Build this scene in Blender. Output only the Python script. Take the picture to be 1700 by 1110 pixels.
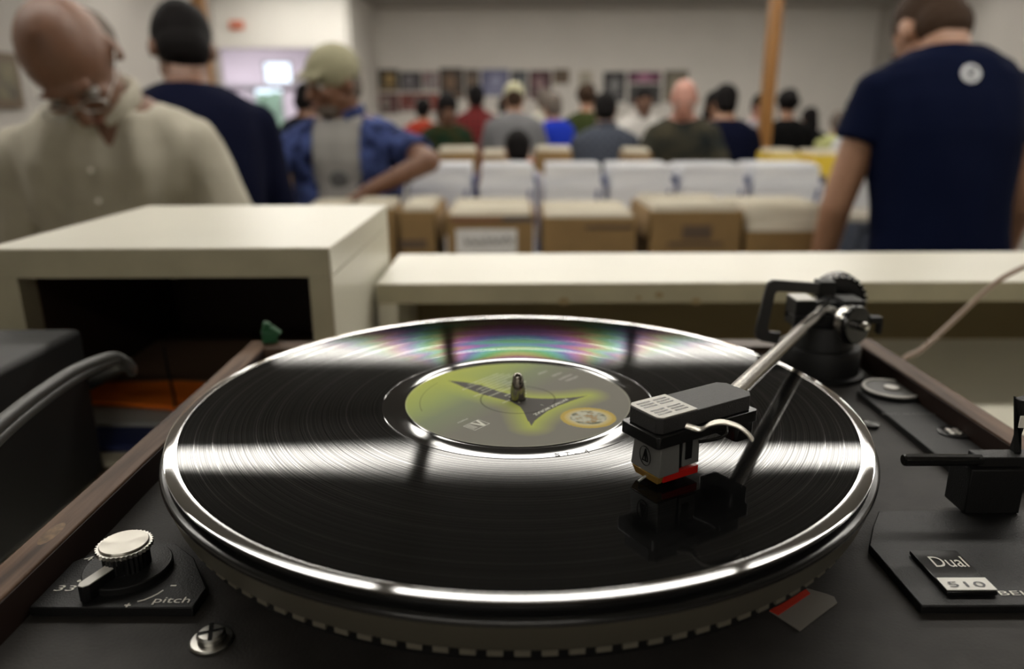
import bpy, bmesh, math, random
from mathutils import Vector, Matrix, Euler, noise
random.seed(7)
PI = math.pi
for _o in list(bpy.data.objects): bpy.data.objects.remove(_o)
SC = bpy.context.scene
COL = SC.collection

# ------------------------------------------------------------ camera, world, exposure
F_PX, PITCH, ROLL, CAM_Z = 1248.9, .2878453, -.0038791, 1.5
cd = bpy.data.cameras.new('camera'); cam = bpy.data.objects.new('camera', cd); COL.objects.link(cam)
cd.sensor_width = 22.2; cd.lens = F_PX / 1700 * 22.2
cd.clip_start = .01; cd.clip_end = 60
cd.dof.use_dof = True; cd.dof.focus_distance = .285; cd.dof.aperture_fstop = 4.0
_c, _s = math.cos(ROLL), math.sin(ROLL)
_cp, _sp = math.cos(PITCH), math.sin(PITCH)
_r = Vector((1, 0, 0)); _d = Vector((0, -_sp, -_cp)); _f = Vector((0, _cp, -_sp))
RIGHT = _r * _c - _d * _s; DOWN = _r * _s + _d * _c; FWD = _f
cam.matrix_world = Matrix(((RIGHT.x, -DOWN.x, -FWD.x, 0), (RIGHT.y, -DOWN.y, -FWD.y, 0), (RIGHT.z, -DOWN.z, -FWD.z, CAM_Z), (0, 0, 0, 1)))
SC.camera = cam
W = bpy.data.worlds.new('outdoor_sky'); SC.world = W; W.use_nodes = True
W.node_tree.nodes['Background'].inputs[0].default_value = (.75, .88, 1, 1)
W.node_tree.nodes['Background'].inputs[1].default_value = 2.2
SC.view_settings.view_transform = 'Standard'; SC.view_settings.look = 'None'
SC.view_settings.exposure = 0.0; SC.view_settings.gamma = 1
SC.view_settings.use_curve_mapping = False
TUBE_L = 19.0            # radiance of the ceiling tubes
CEIL = 2.85

def ray(px, py): return RIGHT * ((px - 850) / F_PX) + DOWN * ((py - 555) / F_PX) + FWD
def PZ(px, py, z):
    d = ray(px, py); d = d * ((z - CAM_Z) / d.z); return Vector((d.x, d.y, z))
def PY(px, py, y):
    d = ray(px, py); d = d * (y / d.y); return Vector((d.x, y, d.z + CAM_Z))

# ------------------------------------------------------------ materials
MATS = {}
def mat(name, col, rough=.5, metal=0., spec=.5, noise_amt=0., noise_scale=20., bump=0., bump_scale=200., coat=0., stretch=None, trans=0., col2=None, emit=None, sheen=0., alpha=1.):
    if name in MATS: return MATS[name]
    m = bpy.data.materials.new(name); m.use_nodes = True; MATS[name] = m
    nt = m.node_tree; b = nt.nodes['Principled BSDF']; L = nt.links.new
    b.inputs['Base Color'].default_value = (*col, 1); b.inputs['Roughness'].default_value = rough
    b.inputs['Metallic'].default_value = metal; b.inputs['Specular IOR Level'].default_value = spec
    b.inputs['Coat Weight'].default_value = coat; b.inputs['Coat Roughness'].default_value = .1
    b.inputs['Transmission Weight'].default_value = trans; b.inputs['Alpha'].default_value = alpha
    if emit: b.inputs['Emission Color'].default_value = (*emit[0], 1); b.inputs['Emission Strength'].default_value = emit[1]
    if noise_amt or bump or col2:
        tc = nt.nodes.new('ShaderNodeTexCoord'); mp = nt.nodes.new('ShaderNodeMapping'); L(tc.outputs['Object'], mp.inputs[0])
        if stretch: mp.inputs['Scale'].default_value = stretch
    if noise_amt or col2:
        n = nt.nodes.new('ShaderNodeTexNoise'); n.inputs['Scale'].default_value = noise_scale; n.inputs['Detail'].default_value = 5
        L(mp.outputs[0], n.inputs['Vector'])
        r = nt.nodes.new('ShaderNodeValToRGB'); c2 = col2 or [max(0, c * (1 - noise_amt)) for c in col]
        r.color_ramp.elements[0].position = .35; r.color_ramp.elements[1].position = .65
        r.color_ramp.elements[0].color = (*c2, 1); r.color_ramp.elements[1].color = (*col, 1)
        L(n.outputs[0], r.inputs[0]); L(r.outputs[0], b.inputs['Base Color'])
    if bump:
        n2 = nt.nodes.new('ShaderNodeTexNoise'); n2.inputs['Scale'].default_value = bump_scale; n2.inputs['Detail'].default_value = 4
        L(mp.outputs[0], n2.inputs['Vector'])
        bp = nt.nodes.new('ShaderNodeBump'); bp.inputs['Strength'].default_value = bump; bp.inputs['Distance'].default_value = .001
        L(n2.outputs[0], bp.inputs['Height']); L(bp.outputs[0], b.inputs['Normal'])
    return m
def vcol_mat(name, rough=.5, spec=.4):
    m = mat(name, (.5, .5, .5), rough, spec=spec); nt = m.node_tree
    a = nt.nodes.new('ShaderNodeVertexColor'); a.layer_name = 'print'
    nt.links.new(a.outputs[0], nt.nodes['Principled BSDF'].inputs['Base Color']); return m

BLACKP = mat('black_plastic', (.007, .007, .007), .5, spec=.3, bump=.25, bump_scale=1500)
BLACKG = mat('black_gloss', (.008, .008, .008), .2)
DECK = mat('black_leatherette_deck', (.034, .031, .028), .6, spec=.25, bump=.2, bump_scale=900, noise_amt=.3, noise_scale=60)
SILVER = mat('brushed_aluminium', (.62, .60, .56), .28, 1)
CHROME = mat('polished_chrome', (.50, .48, .45), .10, 1)
SATIN = mat('satin_metal_grey', (.42, .41, .38), .45, .6)
WALNUT = mat('walnut_veneer', (.18, .108, .070), .55, spec=.2, col2=(.048, .026, .016), noise_scale=10, stretch=(14, 1, 14), bump=.2, bump_scale=60)
WHITEL = mat('cream_laminate', (.70, .675, .565), .33, noise_amt=.05, noise_scale=6)
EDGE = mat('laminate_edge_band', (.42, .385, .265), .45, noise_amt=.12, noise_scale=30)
PRINT = mat('cream_screen_print', (.78, .76, .68), .5)
CARD = mat('brown_cardboard', (.23, .14, .052), .8, noise_amt=.18, noise_scale=9)
SKIN = mat('skin_light_tan', (.29, .15, .09), .5, noise_amt=.12, noise_scale=30)
SKIN2 = mat('skin_warm_brown', (.15, .068, .037), .5, noise_amt=.12, noise_scale=30)
SKIN3 = mat('skin_pink', (.42, .20, .15), .5, noise_amt=.12, noise_scale=30)
DARKH = mat('dark_hair', (.004, .003, .003), .7, spec=.1, bump=.6, bump_scale=300, stretch=(1, 1, .2))
BROWNH = mat('brown_hair', (.035, .020, .012), .7, spec=.1, bump=.6, bump_scale=300, stretch=(1, 1, .2))
GREYH = mat('grey_hair', (.12, .10, .085), .7, spec=.1, bump=.6, bump_scale=300, stretch=(1, 1, .2))
EYEW = mat('eye_white', (.35, .33, .31), .5); IRIS = mat('dark_iris', (.02, .012, .01), .2)
LIP = mat('lips', (.26, .11, .085), .5)
DENIM = mat('blue_grey_denim', (.085, .10, .14), .85, noise_amt=.3, noise_scale=120)
KHAKI = mat('khaki_cotton', (.22, .18, .12), .85)
SHOE = mat('dark_leather', (.02, .016, .014), .5)
CLEAR = None

# ------------------------------------------------------------ mesh helpers
def tag(o, label=None, cat=None, group=None, kind=None):
    if label: o['label'] = label
    if cat: o['category'] = cat
    if group: o['group'] = group
    if kind: o['kind'] = kind
    return o
def empty(name, loc=(0, 0, 0), rz=0):
    o = bpy.data.objects.new(name, None); COL.objects.link(o); o.location = loc; o.rotation_euler = (0, 0, rz)
    o.empty_display_size = .05
    return o
def thing(name, label, cat, loc=(0, 0, 0), rz=0, group=None): return tag(empty(name, loc, rz), label, cat, group)
def wmat(o):
    m = Matrix.LocRotScale(o.location, o.rotation_euler, Vector((1, 1, 1)))
    return wmat(o.parent) @ m if o.parent else m
class MB:
    def __init__(s): s.bm = bmesh.new()
    def add(s, verts, faces, M=None):
        vs = [s.bm.verts.new((M @ Vector(v)) if M else v) for v in verts]
        for f in faces:
            try: s.bm.faces.new([vs[i] for i in f])
            except ValueError: pass
        return s
    def box(s, c, size, rot=None, M=None, taper=1.):
        x, y, z = [d / 2 for d in size]
        T = Matrix.Translation(Vector(c))
        if rot is not None: T = T @ (Euler(rot).to_matrix().to_4x4() if not isinstance(rot, Matrix) else rot.to_4x4())
        if M: T = M @ T
        v = [(a * x * (taper if k > 0 else 1), b * y * (taper if k > 0 else 1), k * z) for k in (-1, 1) for a, b in ((-1, -1), (1, -1), (1, 1), (-1, 1))]
        return s.add(v, [(3, 2, 1, 0), (4, 5, 6, 7), (0, 1, 5, 4), (1, 2, 6, 5), (2, 3, 7, 6), (3, 0, 4, 7)], T)
    def bb(s, x0, x1, y0, y1, z0, z1): return s.box(((x0 + x1) / 2, (y0 + y1) / 2, (z0 + z1) / 2), (x1 - x0, y1 - y0, z1 - z0))
    def cone(s, p0, p1, r0, r1, n=24, cap=True, serr=0):
        p0, p1 = Vector(p0), Vector(p1); q = (p1 - p0).to_track_quat('Z', 'Y').to_matrix()
        v = []
        for p, r in ((p0, r0), (p1, r1)):
            for i in range(n):
                rr = r * (1 - serr * (i % 2)); a = 2 * PI * i / n
                v.append(p + q @ Vector((rr * math.cos(a), rr * math.sin(a), 0)))
        f = [(i, (i + 1) % n, n + (i + 1) % n, n + i) for i in range(n)]
        if cap: f += [tuple(range(n))[::-1], tuple(range(n, 2 * n))]
        return s.add(v, f)
    def lathe(s, prof, c=(0, 0, 0), n=64, axis=None, closed=False, M=None):
        c = Vector(c); q = Vector(axis).to_track_quat('Z', 'Y').to_matrix() if axis else Matrix.Identity(3)
        v = []; 
        for r, z in prof:
            for i in range(n):
                a = 2 * PI * i / n; v.append(c + q @ Vector((r * math.cos(a), r * math.sin(a), z)))
        m = len(prof); f = []
        for j in range(m - (0 if closed else 1)):
            k = (j + 1) % m
            for i in range(n): f.append((j * n + i, j * n + (i + 1) % n, k * n + (i + 1) % n, k * n + i))
        if not closed:
            if prof[0][0] > 0: f.append(tuple(range(n))[::-1])
            if prof[-1][0] > 0: f.append(tuple(range((m - 1) * n, m * n)))
        return s.add(v, f, M)
    def prism(s, poly, z0, z1, M=None):
        n = len(poly); v = [(x, y, z0) for x, y in poly] + [(x, y, z1) for x, y in poly]
        f = [(i, (i + 1) % n, n + (i + 1) % n, n + i) for i in range(n)] + [tuple(range(n))[::-1], tuple(range(n, 2 * n))]
        return s.add(v, f, M)
    def tube(s, pts, r, n=10, flat=1., closed=False, up=(0, 0, 1)):
        pts = [Vector(p) for p in pts]; m = len(pts); v = []
        rs = r if isinstance(r, (list, tuple)) else [r] * m
        up = Vector(up)
        for i, p in enumerate(pts):
            t = (pts[(i + 1) % m] - pts[i - 1]) if closed else (pts[min(i + 1, m - 1)] - pts[max(i - 1, 0)])
            t.normalize(); a = t.cross(up)
            if a.length < 1e-4: a = t.cross(Vector((1, 0, 0)))
            a.normalize(); b = a.cross(t)
            for k in range(n):
                an = 2 * PI * (k + .5) / n; v.append(p + a * (rs[i] * math.cos(an)) + b * (rs[i] * flat * math.sin(an)))
        f = []
        for i in range(m if closed else m - 1):
            j = (i + 1) % m
            for k in range(n): f.append((i * n + k, i * n + (k + 1) % n, j * n + (k + 1) % n, j * n + k))
        if not closed: f += [tuple(range(n))[::-1], tuple(range((m - 1) * n, m * n))]
        return s.add(v, f)
    def ell(s, c, r, rot=None, n=16, M=None):
        T = Matrix.Translation(Vector(c)) @ (Euler(rot).to_matrix().to_4x4() if rot is not None and not isinstance(rot, Matrix) else (rot.to_4x4() if rot is not None else Matrix.Identity(4)))
        if M: T = M @ T
        v = [(0, 0, -r[2])]; h = n // 2
        for j in range(1, h):
            b = -PI / 2 + PI * j / h
            for i in range(n):
                a = 2 * PI * i / n; v.append((r[0] * math.cos(b) * math.cos(a), r[1] * math.cos(b) * math.sin(a), r[2] * math.sin(b)))
        v.append((0, 0, r[2])); f = []
        for i in range(n): f.append((0, 1 + (i + 1) % n, 1 + i))
        for j in range(h - 2):
            for i in range(n): f.append((1 + j * n + i, 1 + j * n + (i + 1) % n, 1 + (j + 1) * n + (i + 1) % n, 1 + (j + 1) * n + i))
        t = len(v) - 1; o = 1 + (h - 2) * n
        for i in range(n): f.append((t, o + i, o + (i + 1) % n))
        return s.add(v, f, T)
    def capsule(s, p0, p1, r0, r1, n=14):
        p0, p1 = Vector(p0), Vector(p1); d = p1 - p0; L = d.length
        prof = [(r0 * math.sin(a), -r0 * math.cos(a)) for a in [PI / 2 * k / 4 for k in range(5)]] + [(r1 * math.cos(a), L + r1 * math.sin(a)) for a in [PI / 2 * k / 4 for k in range(5)]]
        prof[0] = (1e-5, prof[0][1]); prof[-1] = (1e-5, prof[-1][1])
        return s.lathe(prof, p0, n, d.normalized())
    def loft(s, rings, n=28):
        v = []; m = len(rings)
        for c, a, b in rings:      # centre, half-axis vectors
            c, a, b = Vector(c), Vector(a), Vector(b)
            for i in range(n):
                t = 2 * PI * i / n; ct, st = math.cos(t), math.sin(t)
                e = .85; v.append(c + a * (abs(ct) ** e * (1 if ct > 0 else -1)) + b * (abs(st) ** e * (1 if st > 0 else -1)))
        f = [(j * n + i, j * n + (i + 1) % n, (j + 1) * n + (i + 1) % n, (j + 1) * n + i) for j in range(m - 1) for i in range(n)]
        f += [tuple(range(n))[::-1], tuple(range((m - 1) * n, m * n))]
        return s.add(v, f)
    def build(s, name, m, parent=None, smooth=35, bevel=0, world=True, seg=2):
        bmesh.ops.recalc_face_normals(s.bm, faces=s.bm.faces)
        me = bpy.data.meshes.new(name)
        if parent is not None and world: s.bm.transform(wmat(parent).inverted())
        s.bm.to_mesh(me); s.bm.free()
        me.materials.append(m) if not isinstance(m, (list, tuple)) else [me.materials.append(x) for x in m]
        if smooth: me.polygons.foreach_set('use_smooth', [True] * len(me.polygons)); me.set_sharp_from_angle(angle=math.radians(smooth))
        o = bpy.data.objects.new(name, me); COL.objects.link(o)
        if parent is not None: o.parent = parent
        if bevel:
            b = o.modifiers.new('bevel', 'BEVEL'); b.width = bevel; b.segments = seg; b.limit_method = 'ANGLE'; b.harden_normals = False
        return o
def bake(o):
    """apply modifiers without operators"""
    dg = bpy.context.evaluated_depsgraph_get(); ev = o.evaluated_get(dg)
    me = bpy.data.meshes.new_from_object(ev); old = o.data; o.modifiers.clear(); o.data = me
    bpy.data.meshes.remove(old); return o
def text(name, body, m, parent, origin, xdir, ydir, h, width=None, ext=.0002, shear=0, off=0, align='LEFT'):
    cu = bpy.data.curves.new(name, 'FONT'); cu.body = body; cu.size = 1; cu.extrude = 0; cu.shear = shear; cu.offset = off; cu.align_x = align; cu.resolution_u = 3
    t = bpy.data.objects.new(name, cu); COL.objects.link(t)
    dg = bpy.context.evaluated_depsgraph_get(); me = bpy.data.meshes.new_from_object(t.evaluated_get(dg))
    bpy.data.objects.remove(t); bpy.data.curves.remove(cu)
    xs = [v.co.x for v in me.vertices]; ys = [v.co.y for v in me.vertices]
    sy = h / (max(ys) - min(ys)); sx = width / (max(xs) - min(xs)) if width else sy
    x0, y0 = min(xs), min(ys)
    xd, yd = Vector(xdir).normalized(), Vector(ydir).normalized(); O = Vector(origin)
    inv = wmat(parent).inverted() if parent is not None else Matrix.Identity(4)
    for v in me.vertices: v.co = inv @ (O + xd * ((v.co.x - x0) * sx) + yd * ((v.co.y - y0) * sy) + xd.cross(yd) * ext)
    me.materials.clear(); me.materials.append(m)
    o = bpy.data.objects.new(name, me); COL.objects.link(o); o.parent = parent; return o
def struct(o): o['kind'] = 'structure'; return o
# ------------------------------------------------------------ ceiling lights (long tubes in rows along x)
TUBE = mat('fluorescent_diffuser', (.9, .9, .9), .5, emit=((1.0, .955, .875), TUBE_L))
FIXT = mat('white_enamel', (.7, .7, .68), .4)
for ri, ry in enumerate((1.6, 3.25, 4.9, 6.6, 8.3, -2.0)):  # last row is added behind the camera, unseen, for front fill
    xs = range(-1, 2) if ri == 2 else range(-2, 4) if ri < 5 else range(-1, 1)
    for k in xs:
        cx = .19 + 1.24 * k
        nm = ('nearest', 'second', 'third', 'fourth', 'farthest', 'added rear fill')[ri]
        t = thing('ceiling_light', 'long white fluorescent ceiling light, %s from the left in the row %s the counter' % (('first', 'second', 'third', 'fourth', 'fifth', 'sixth')[k + 2], ('nearest to', 'second from', 'third from', 'fourth from', 'farthest from', 'added as fill behind')[ri]), 'ceiling light', (cx, ry, CEIL), 0, 'ceiling lights of the %s row' % nm)
        MB().bb(cx - .60, cx + .60, ry - .11, ry + .11, CEIL - .035, CEIL - .001).build('housing', FIXT, t)
        MB().bb(cx - .575, cx + .575, ry - .085, ry + .085, CEIL - .05, CEIL - .036).build('diffuser', TUBE, t, bevel=.004)
# added overhead area light, unseen, brightening the lobby behind the doorway
ld = bpy.data.lights.new('lobby_fill', 'AREA'); lo = bpy.data.objects.new('lobby_fill', ld); COL.objects.link(lo)
ld.shape = 'RECTANGLE'; ld.size = 1.0; ld.size_y = 1.6; ld.energy = 95; ld.color = (1, .93, .97); lo.location = (-4.0, 10.8, 2.7)

# ------------------------------------------------------------ room shell
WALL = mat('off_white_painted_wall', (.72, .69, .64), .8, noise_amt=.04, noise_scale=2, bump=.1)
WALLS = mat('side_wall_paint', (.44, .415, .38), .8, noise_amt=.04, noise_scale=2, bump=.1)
CEILM = mat('ceiling_paint', (.40, .385, .36), .9, noise_amt=.05, noise_scale=3)
FLOORM = mat('grey_carpet', (.16, .145, .125), .9, noise_amt=.35, noise_scale=80, bump=.4)
WHITEP = mat('bright_white_paint', (.80, .78, .73), .7, noise_amt=.03, noise_scale=2)
OAK = mat('honey_oak', (.28, .13, .028), .4, col2=(.20, .085, .018), noise_scale=8, stretch=(8, 8, .6))
XL, XR, YF, YB = -3.3, 5.0, -2.6, 11.0
struct(MB().bb(-6.1, XR + .1, YF - .1, 13.1, -.1, 0).build('floor', FLOORM, smooth=0))
struct(MB().bb(-6.1, XR + .1, YF - .1, 13.1, CEIL, CEIL + .1).build('ceiling', CEILM, smooth=0))
struct(MB().bb(-1.98, XR + .1, YB, YB + .12, 0, CEIL).build('wall_back', WALL, smooth=0))
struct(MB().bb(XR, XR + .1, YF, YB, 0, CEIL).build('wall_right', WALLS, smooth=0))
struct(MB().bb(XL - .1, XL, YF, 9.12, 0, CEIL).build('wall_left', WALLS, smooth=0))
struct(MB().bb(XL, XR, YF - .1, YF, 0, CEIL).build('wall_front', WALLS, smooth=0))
struct(MB().bb(-1.98, -1.84, 9.12, YB, 0, CEIL).build('wall_return', WALL, smooth=0))
hz = PY(400, 79, 9.0).z
struct(MB().bb(XL, -1.84, 9.0, 9.12, hz, CEIL).build('wall_header', WHITEP, smooth=0))
# lobby wall with a glazed entrance
LOBBY = mat('lilac_lobby_wall', (.56, .52, .57), .8, noise_amt=.1, noise_scale=3)
def hole_wall(name, m, x0, x1, y, th, z0, z1, holes):
    b = MB(); xs = sorted({x0, x1, *[h[0] for h in holes], *[h[1] for h in holes]}); zs = sorted({z0, z1, *[h[2] for h in holes], *[h[3] for h in holes]})
    for i in range(len(xs) - 1):
        for j in range(len(zs) - 1):
            cx, cz = (xs[i] + xs[i + 1]) / 2, (zs[j] + zs[j + 1]) / 2
            if any(h[0] < cx < h[1] and h[2] < cz < h[3] for h in holes): continue
            b.bb(xs[i], xs[i + 1], y, y + th, zs[j], zs[j + 1])
    return b.build(name, m, smooth=0)
YL = 12.5
a0, a1 = PY(438, 140, YL), PY(484, 101, YL); b0, b1 = PY(424, 196, YL), PY(470, 142, YL)
holes = [(a0.x, a1.x, a0.z, a1.z), (b0.x, b1.x, b0.z - .7, b1.z - .02)]
struct(hole_wall('wall_lobby', LOBBY, -6.0, -1.84, YL, .1, 0, CEIL, holes))
struct(MB().bb(-1.94, -1.84, YB + .12, 12.49, 0, CEIL).build('wall_lobby_side', LOBBY, smooth=0))
struct(MB().bb(-6.1, -6.0, 9.0, 12.6, 0, CEIL).build('wall_lobby_left', LOBBY, smooth=0))
struct(MB().bb(-6.0, XL - .1, 9.0, 9.12, 0, CEIL).build('wall_lobby_front', LOBBY, smooth=0))
GLASS = mat('window_glass', (1, 1, 1), .0, trans=1)
FR = mat('grey_window_frame', (.35, .34, .36), .5)
for i, (x0, x1, z0, z1) in enumerate(holes):
    w = empty('window_%d' % (i + 1), ((x0 + x1) / 2, YL, z0)); struct(w)
    b = MB()
    for q in ((x0, x1, z0, z0 + .03), (x0, x1, z1 - .03, z1), (x0, x0 + .03, z0, z1), (x1 - .03, x1, z0, z1)): b.bb(q[0], q[1], YL - .01, YL + .05, q[2], q[3])
    b.build('window_frame', FR, w)
    MB().bb(x0 + .03, x1 - .03, YL + .015, YL + .021, z0 + .03, z1 - .03).build('pane', GLASS, w, smooth=0)
TREE = mat('pale_green_foliage', (.30, .42, .26), .8, noise_amt=.3, noise_scale=6)
tb = MB()
for i in range(40):
    tb.ell((-4.35 + random.uniform(-.7, .7), 14.3 + random.uniform(-.3, .3), 1.1 + random.uniform(-.5, .62)), (.22, .2, .18), n=8)
tb.cone((-4.35, 14.3, 0), (-4.35, 14.3, 1.0), .06, .04)
tag(tb.build('shrub', TREE), 'pale green shrub outdoors beyond the lobby glass door', 'shrub')
# horizontal door rail, lilac band and jamb in the lobby
zr = PY(400, 141, 12.4).z
struct(MB().bb(-5.99, -1.95, 12.40, 12.46, zr - .03, zr + .03).build('trim_1', FR))
struct(MB().bb(-1.83 + .0, -1.80, 9.05, 9.14, 0, CEIL).build('trim_2', WHITEP))
jx = PY(613, 150, 10.9).x
struct(MB().bb(jx - .07, jx + .07, 10.95, 11.0, 0, PY(613, 100, 10.95).z).build('trim_3', WHITEP))
for i, px in ((4, 372), (5, 410)):
    x = PY(px, 150, 12.4).x; struct(MB().bb(x - .02, x + .02, 12.42, 12.48, 0, zr).build('trim_%d' % i, FR))
# exit sign on the header
sg = thing('exit_sign', 'small red exit sign on the white wall above the lobby doorway', 'exit sign', PY(394, 48, 9.0))
c = PY(394, 42, 9.0)
MB().bb(c.x - .075, c.x + .075, 8.955, 8.999, c.z - .045, c.z + .045).build('sign_body', mat('orange_red_sign', (.62, .16, .08), .5), sg, bevel=.004)
text('lettering', 'EXIT', mat('pale_sign_letter', (.7, .45, .38), .5), sg, (c.x - .05, 8.953, c.z - .022), (1, 0, 0), (0, 0, 1), .044, .1)
# wooden posts
for px, Y, lab in ((1280, 5.6, 'honey oak post standing on the right between shoppers'), (341, 5.6, 'honey oak post behind the man in the dark navy shirt')):
    x = PY(px, 100, Y).x; p = thing('wooden_post', lab, 'post', (x, Y, 0))
    MB().bb(x - .042, x + .042, Y - .042, Y + .042, 0, CEIL).build('shaft', OAK, p, bevel=.006)
    MB().bb(x - .06, x + .06, Y - .06, Y + .06, 0, .1).build('foot_block', OAK, p, bevel=.006)
# picture on the left wall
pc = thing('framed_picture', 'brown framed picture on the left wall behind the bald man', 'picture', (XL, 5.05, 1.7))
MB().bb(XL, XL + .03, 4.7, 5.3, 1.53, 1.88).build('frame', mat('brown_frame', (.12, .085, .05), .5), pc, bevel=.005)
MB().bb(XL + .028, XL + .034, 4.76, 5.24, 1.59, 1.82).build('picture_sheet', mat('olive_print', (.17, .15, .09), .6, col2=(.08, .07, .05), noise_scale=8), pc)

# ------------------------------------------------------------ posters along the back wall
def poster(x0, x1, y0, y1, cols, lab, seed, circ=None):
    a, b = PY(x0, y1, YB - .012), PY(x1, y0, YB - .012); w, h = b.x - a.x, b.z - a.z
    p = thing('wall_poster', lab, 'poster', ((a.x + b.x) / 2, YB - .004, (a.z + b.z) / 2), 0, 'posters on the back wall')
    m = mat('poster_print_%d' % seed, cols[0], .6, col2=cols[1], noise_scale=5 + seed % 4)
    MB().bb(a.x + .006, b.x - .006, YB - .010, YB - .002, a.z + .006, b.z - .006).build('sheet', m, p)
    m2 = mat('poster_motif_%d' % seed, cols[2], .6)
    rnd = random.Random(seed); q = MB()
    cx = a.x + w * (.5 + rnd.uniform(-.1, .1)); cz = a.z + h * .55
    q.ell((cx, YB - .011, cz), (w * .22, .002, h * .24), n=16); q.bb(a.x + w * .15, b.x - w * .15, YB - .013, YB - .010, a.z + h * .10, a.z + h * .2)
    q.build('motif', m2, p)
D = (.035, .03, .03)
specs = [(626, 662, 114, 152, (D, (.06, .04, .02), (.40, .27, .10)), 'black poster with a golden brown figure at the left end of the display'),
         (664, 700, 118, 152, ((.07, .065, .07), (.03, .03, .03), (.22, .20, .22)), 'dark poster with a pale grey oval, second from the left end'),
         (702, 728, 118, 150, ((.25, .22, .22), (.20, .07, .08), (.35, .33, .33)), 'reddish grey poster with a light oval in the left block'),
         (730, 770, 112, 165, (D, (.08, .05, .03), (.20, .12, .07)), 'near black poster with a brown oval, left of the lavender one'),
         (772, 796, 114, 160, ((.12, .09, .07), D, (.24, .17, .12)), 'narrow dark brown poster touching the lavender one'),
         (798, 846, 114, 160, ((.20, .21, .34), (.13, .13, .22), (.30, .31, .45)), 'pale lavender blue poster in the middle of the display'),
         (848, 876, 116, 162, ((.09, .10, .12), D, (.18, .19, .2)), 'dark slate poster right of the lavender one'),
         (878, 916, 116, 166, ((.05, .03, .035), (.12, .03, .04), (.27, .17, .18)), 'dark maroon poster with a pinkish grey oval'),
         (918, 946, 114, 140, ((.22, .15, .09), (.10, .07, .05), (.10, .08, .06)), 'tan poster at the right end of the left block'),
         (960, 984, 118, 160, ((.48, .43, .33), (.40, .36, .28), (.40, .38, .32)), 'cream poster hanging alone in the gap'),
         (1000, 1040, 118, 170, ((.04, .04, .045), D, (.24, .24, .24)), 'black poster with a grey oval starting the right block'),
         (1042, 1098, 118, 138, ((.16, .05, .10), (.09, .03, .06), (.50, .22, .34)), 'pink and black banner poster in the right block'),
         (1042, 1098, 139, 175, (D, (.07, .07, .07), (.15, .14, .13)), 'black poster directly under the pink one'),
         (1100, 1144, 116, 170, ((.22, .19, .14), (.09, .08, .06), (.30, .27, .2)), 'tan grey poster at the right end of the display'),
         (626, 662, 154, 190, (D, (.18, .04, .04), (.26, .22, .2)), 'lower black and red poster under the golden one'),
         (664, 728, 154, 186, ((.30, .05, .03), (.10, .04, .04), (.35, .32, .3)), 'lower red poster beneath the grey oval one')]
for i, (x0, x1, y0, y1, c, l) in enumerate(specs): poster(x0, x1, y0, y1, c, l, i)

# ------------------------------------------------------------ front counter, white shelf and box shelf
CT = 1.238
ctr = thing('front_counter', 'cream laminate counter top under the turntable', 'counter', (.2, .4, 0))
MB().bb(-1.3, 1.6, -.05, 1.0, CT - .03, CT).build('countertop', WHITEL, ctr, bevel=.002)
MB().bb(-1.26, 1.56, 0, .96, 0, CT - .03).build('cabinet_body', EDGE, ctr)
SH0, SH1, SX0, SX1 = .71, .87, -.131, .72
st = PY(620, 471, SH0).z
sh = thing('low_shelf', 'long cream laminate shelf standing behind the turntable', 'shelf', (.3, .8, CT), math.radians(-.35))
MB().bb(SX0, SX1, SH0, SH1, st - .0195, st).build('shelf_top', WHITEL, sh, bevel=.0008)
MB().bb(SX0 + .001, SX1, SH0 - .0009, SH0 - .0003, st - .0195, st - .0008).build('edge_band', EDGE, sh)
MB().bb(SX0, SX0 + .019, SH0 + .004, SH1, CT, st - .0196).build('side_panel', WHITEL, sh)
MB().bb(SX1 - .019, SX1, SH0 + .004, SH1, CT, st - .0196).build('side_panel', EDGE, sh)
MB().bb(SX0 + .019, SX1 - .019, SH1 - .012, SH1, CT, st - .0196).build('back_panel', mat('olive_back_board', (.20, .155, .07), .6), sh)
STAIN = mat('tan_scuff', (.30, .23, .12), .7)
for px, py, r in ((936, 500, .004), (1094, 489, .003), (1155, 500, .0035), (1060, 494, .002)):
    p = PY(px, py, SH0); MB().ell((p.x, SH0 - .001, p.z), (r * 1.4, .0004, r), n=10).build('scuff', STAIN, sh)
bx = thing('cube_shelf', 'cream laminate open box shelf on the left of the counter', 'shelf box', (-.26, .7, CT), math.radians(0))
BX0, BX1, BY0, BY1 = -.398, -.1365, .56, .83
BZ = PY(548, 410.5, BY0).z; bt = .0225; DKI = mat('brown_inner_shade', (.028, .015, .009), .6)  # dark brown puts the shade inside the box shelf into colour
MB().bb(BX0, BX1, BY0, BY1, BZ - bt, BZ).build('top_panel', WHITEL, bx, bevel=.0012)
MB().bb(BX0 + .001, BX1 - .001, BY0 - .0008, BY0 - .0002, BZ - bt, BZ - .001).build('edge_band', EDGE, bx)
MB().bb(BX1 - .0175, BX1, BY0, BY1, CT, BZ - bt - .0003).build('side_panel', WHITEL, bx)
MB().bb(BX1 - .0172, BX1 - .0008, BY0 - .0008, BY0 - .0002, CT, BZ - bt - .0003).build('edge_band', EDGE, bx)
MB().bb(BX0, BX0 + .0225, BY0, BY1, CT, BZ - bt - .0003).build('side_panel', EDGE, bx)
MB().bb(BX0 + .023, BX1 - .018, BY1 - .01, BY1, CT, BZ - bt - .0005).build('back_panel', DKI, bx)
MB().bb(BX0 + .0226, BX0 + .0229, BY0 + .022, BY1 - .011, CT, BZ - bt - .0005).build('inner_shade_sheet', DKI, bx)
MB().bb(BX1 - .0185, BX1 - .0176, BY0 + .004, BY1 - .011, CT, BZ - bt - .0005).build('inner_shade_sheet', DKI, bx)
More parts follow.
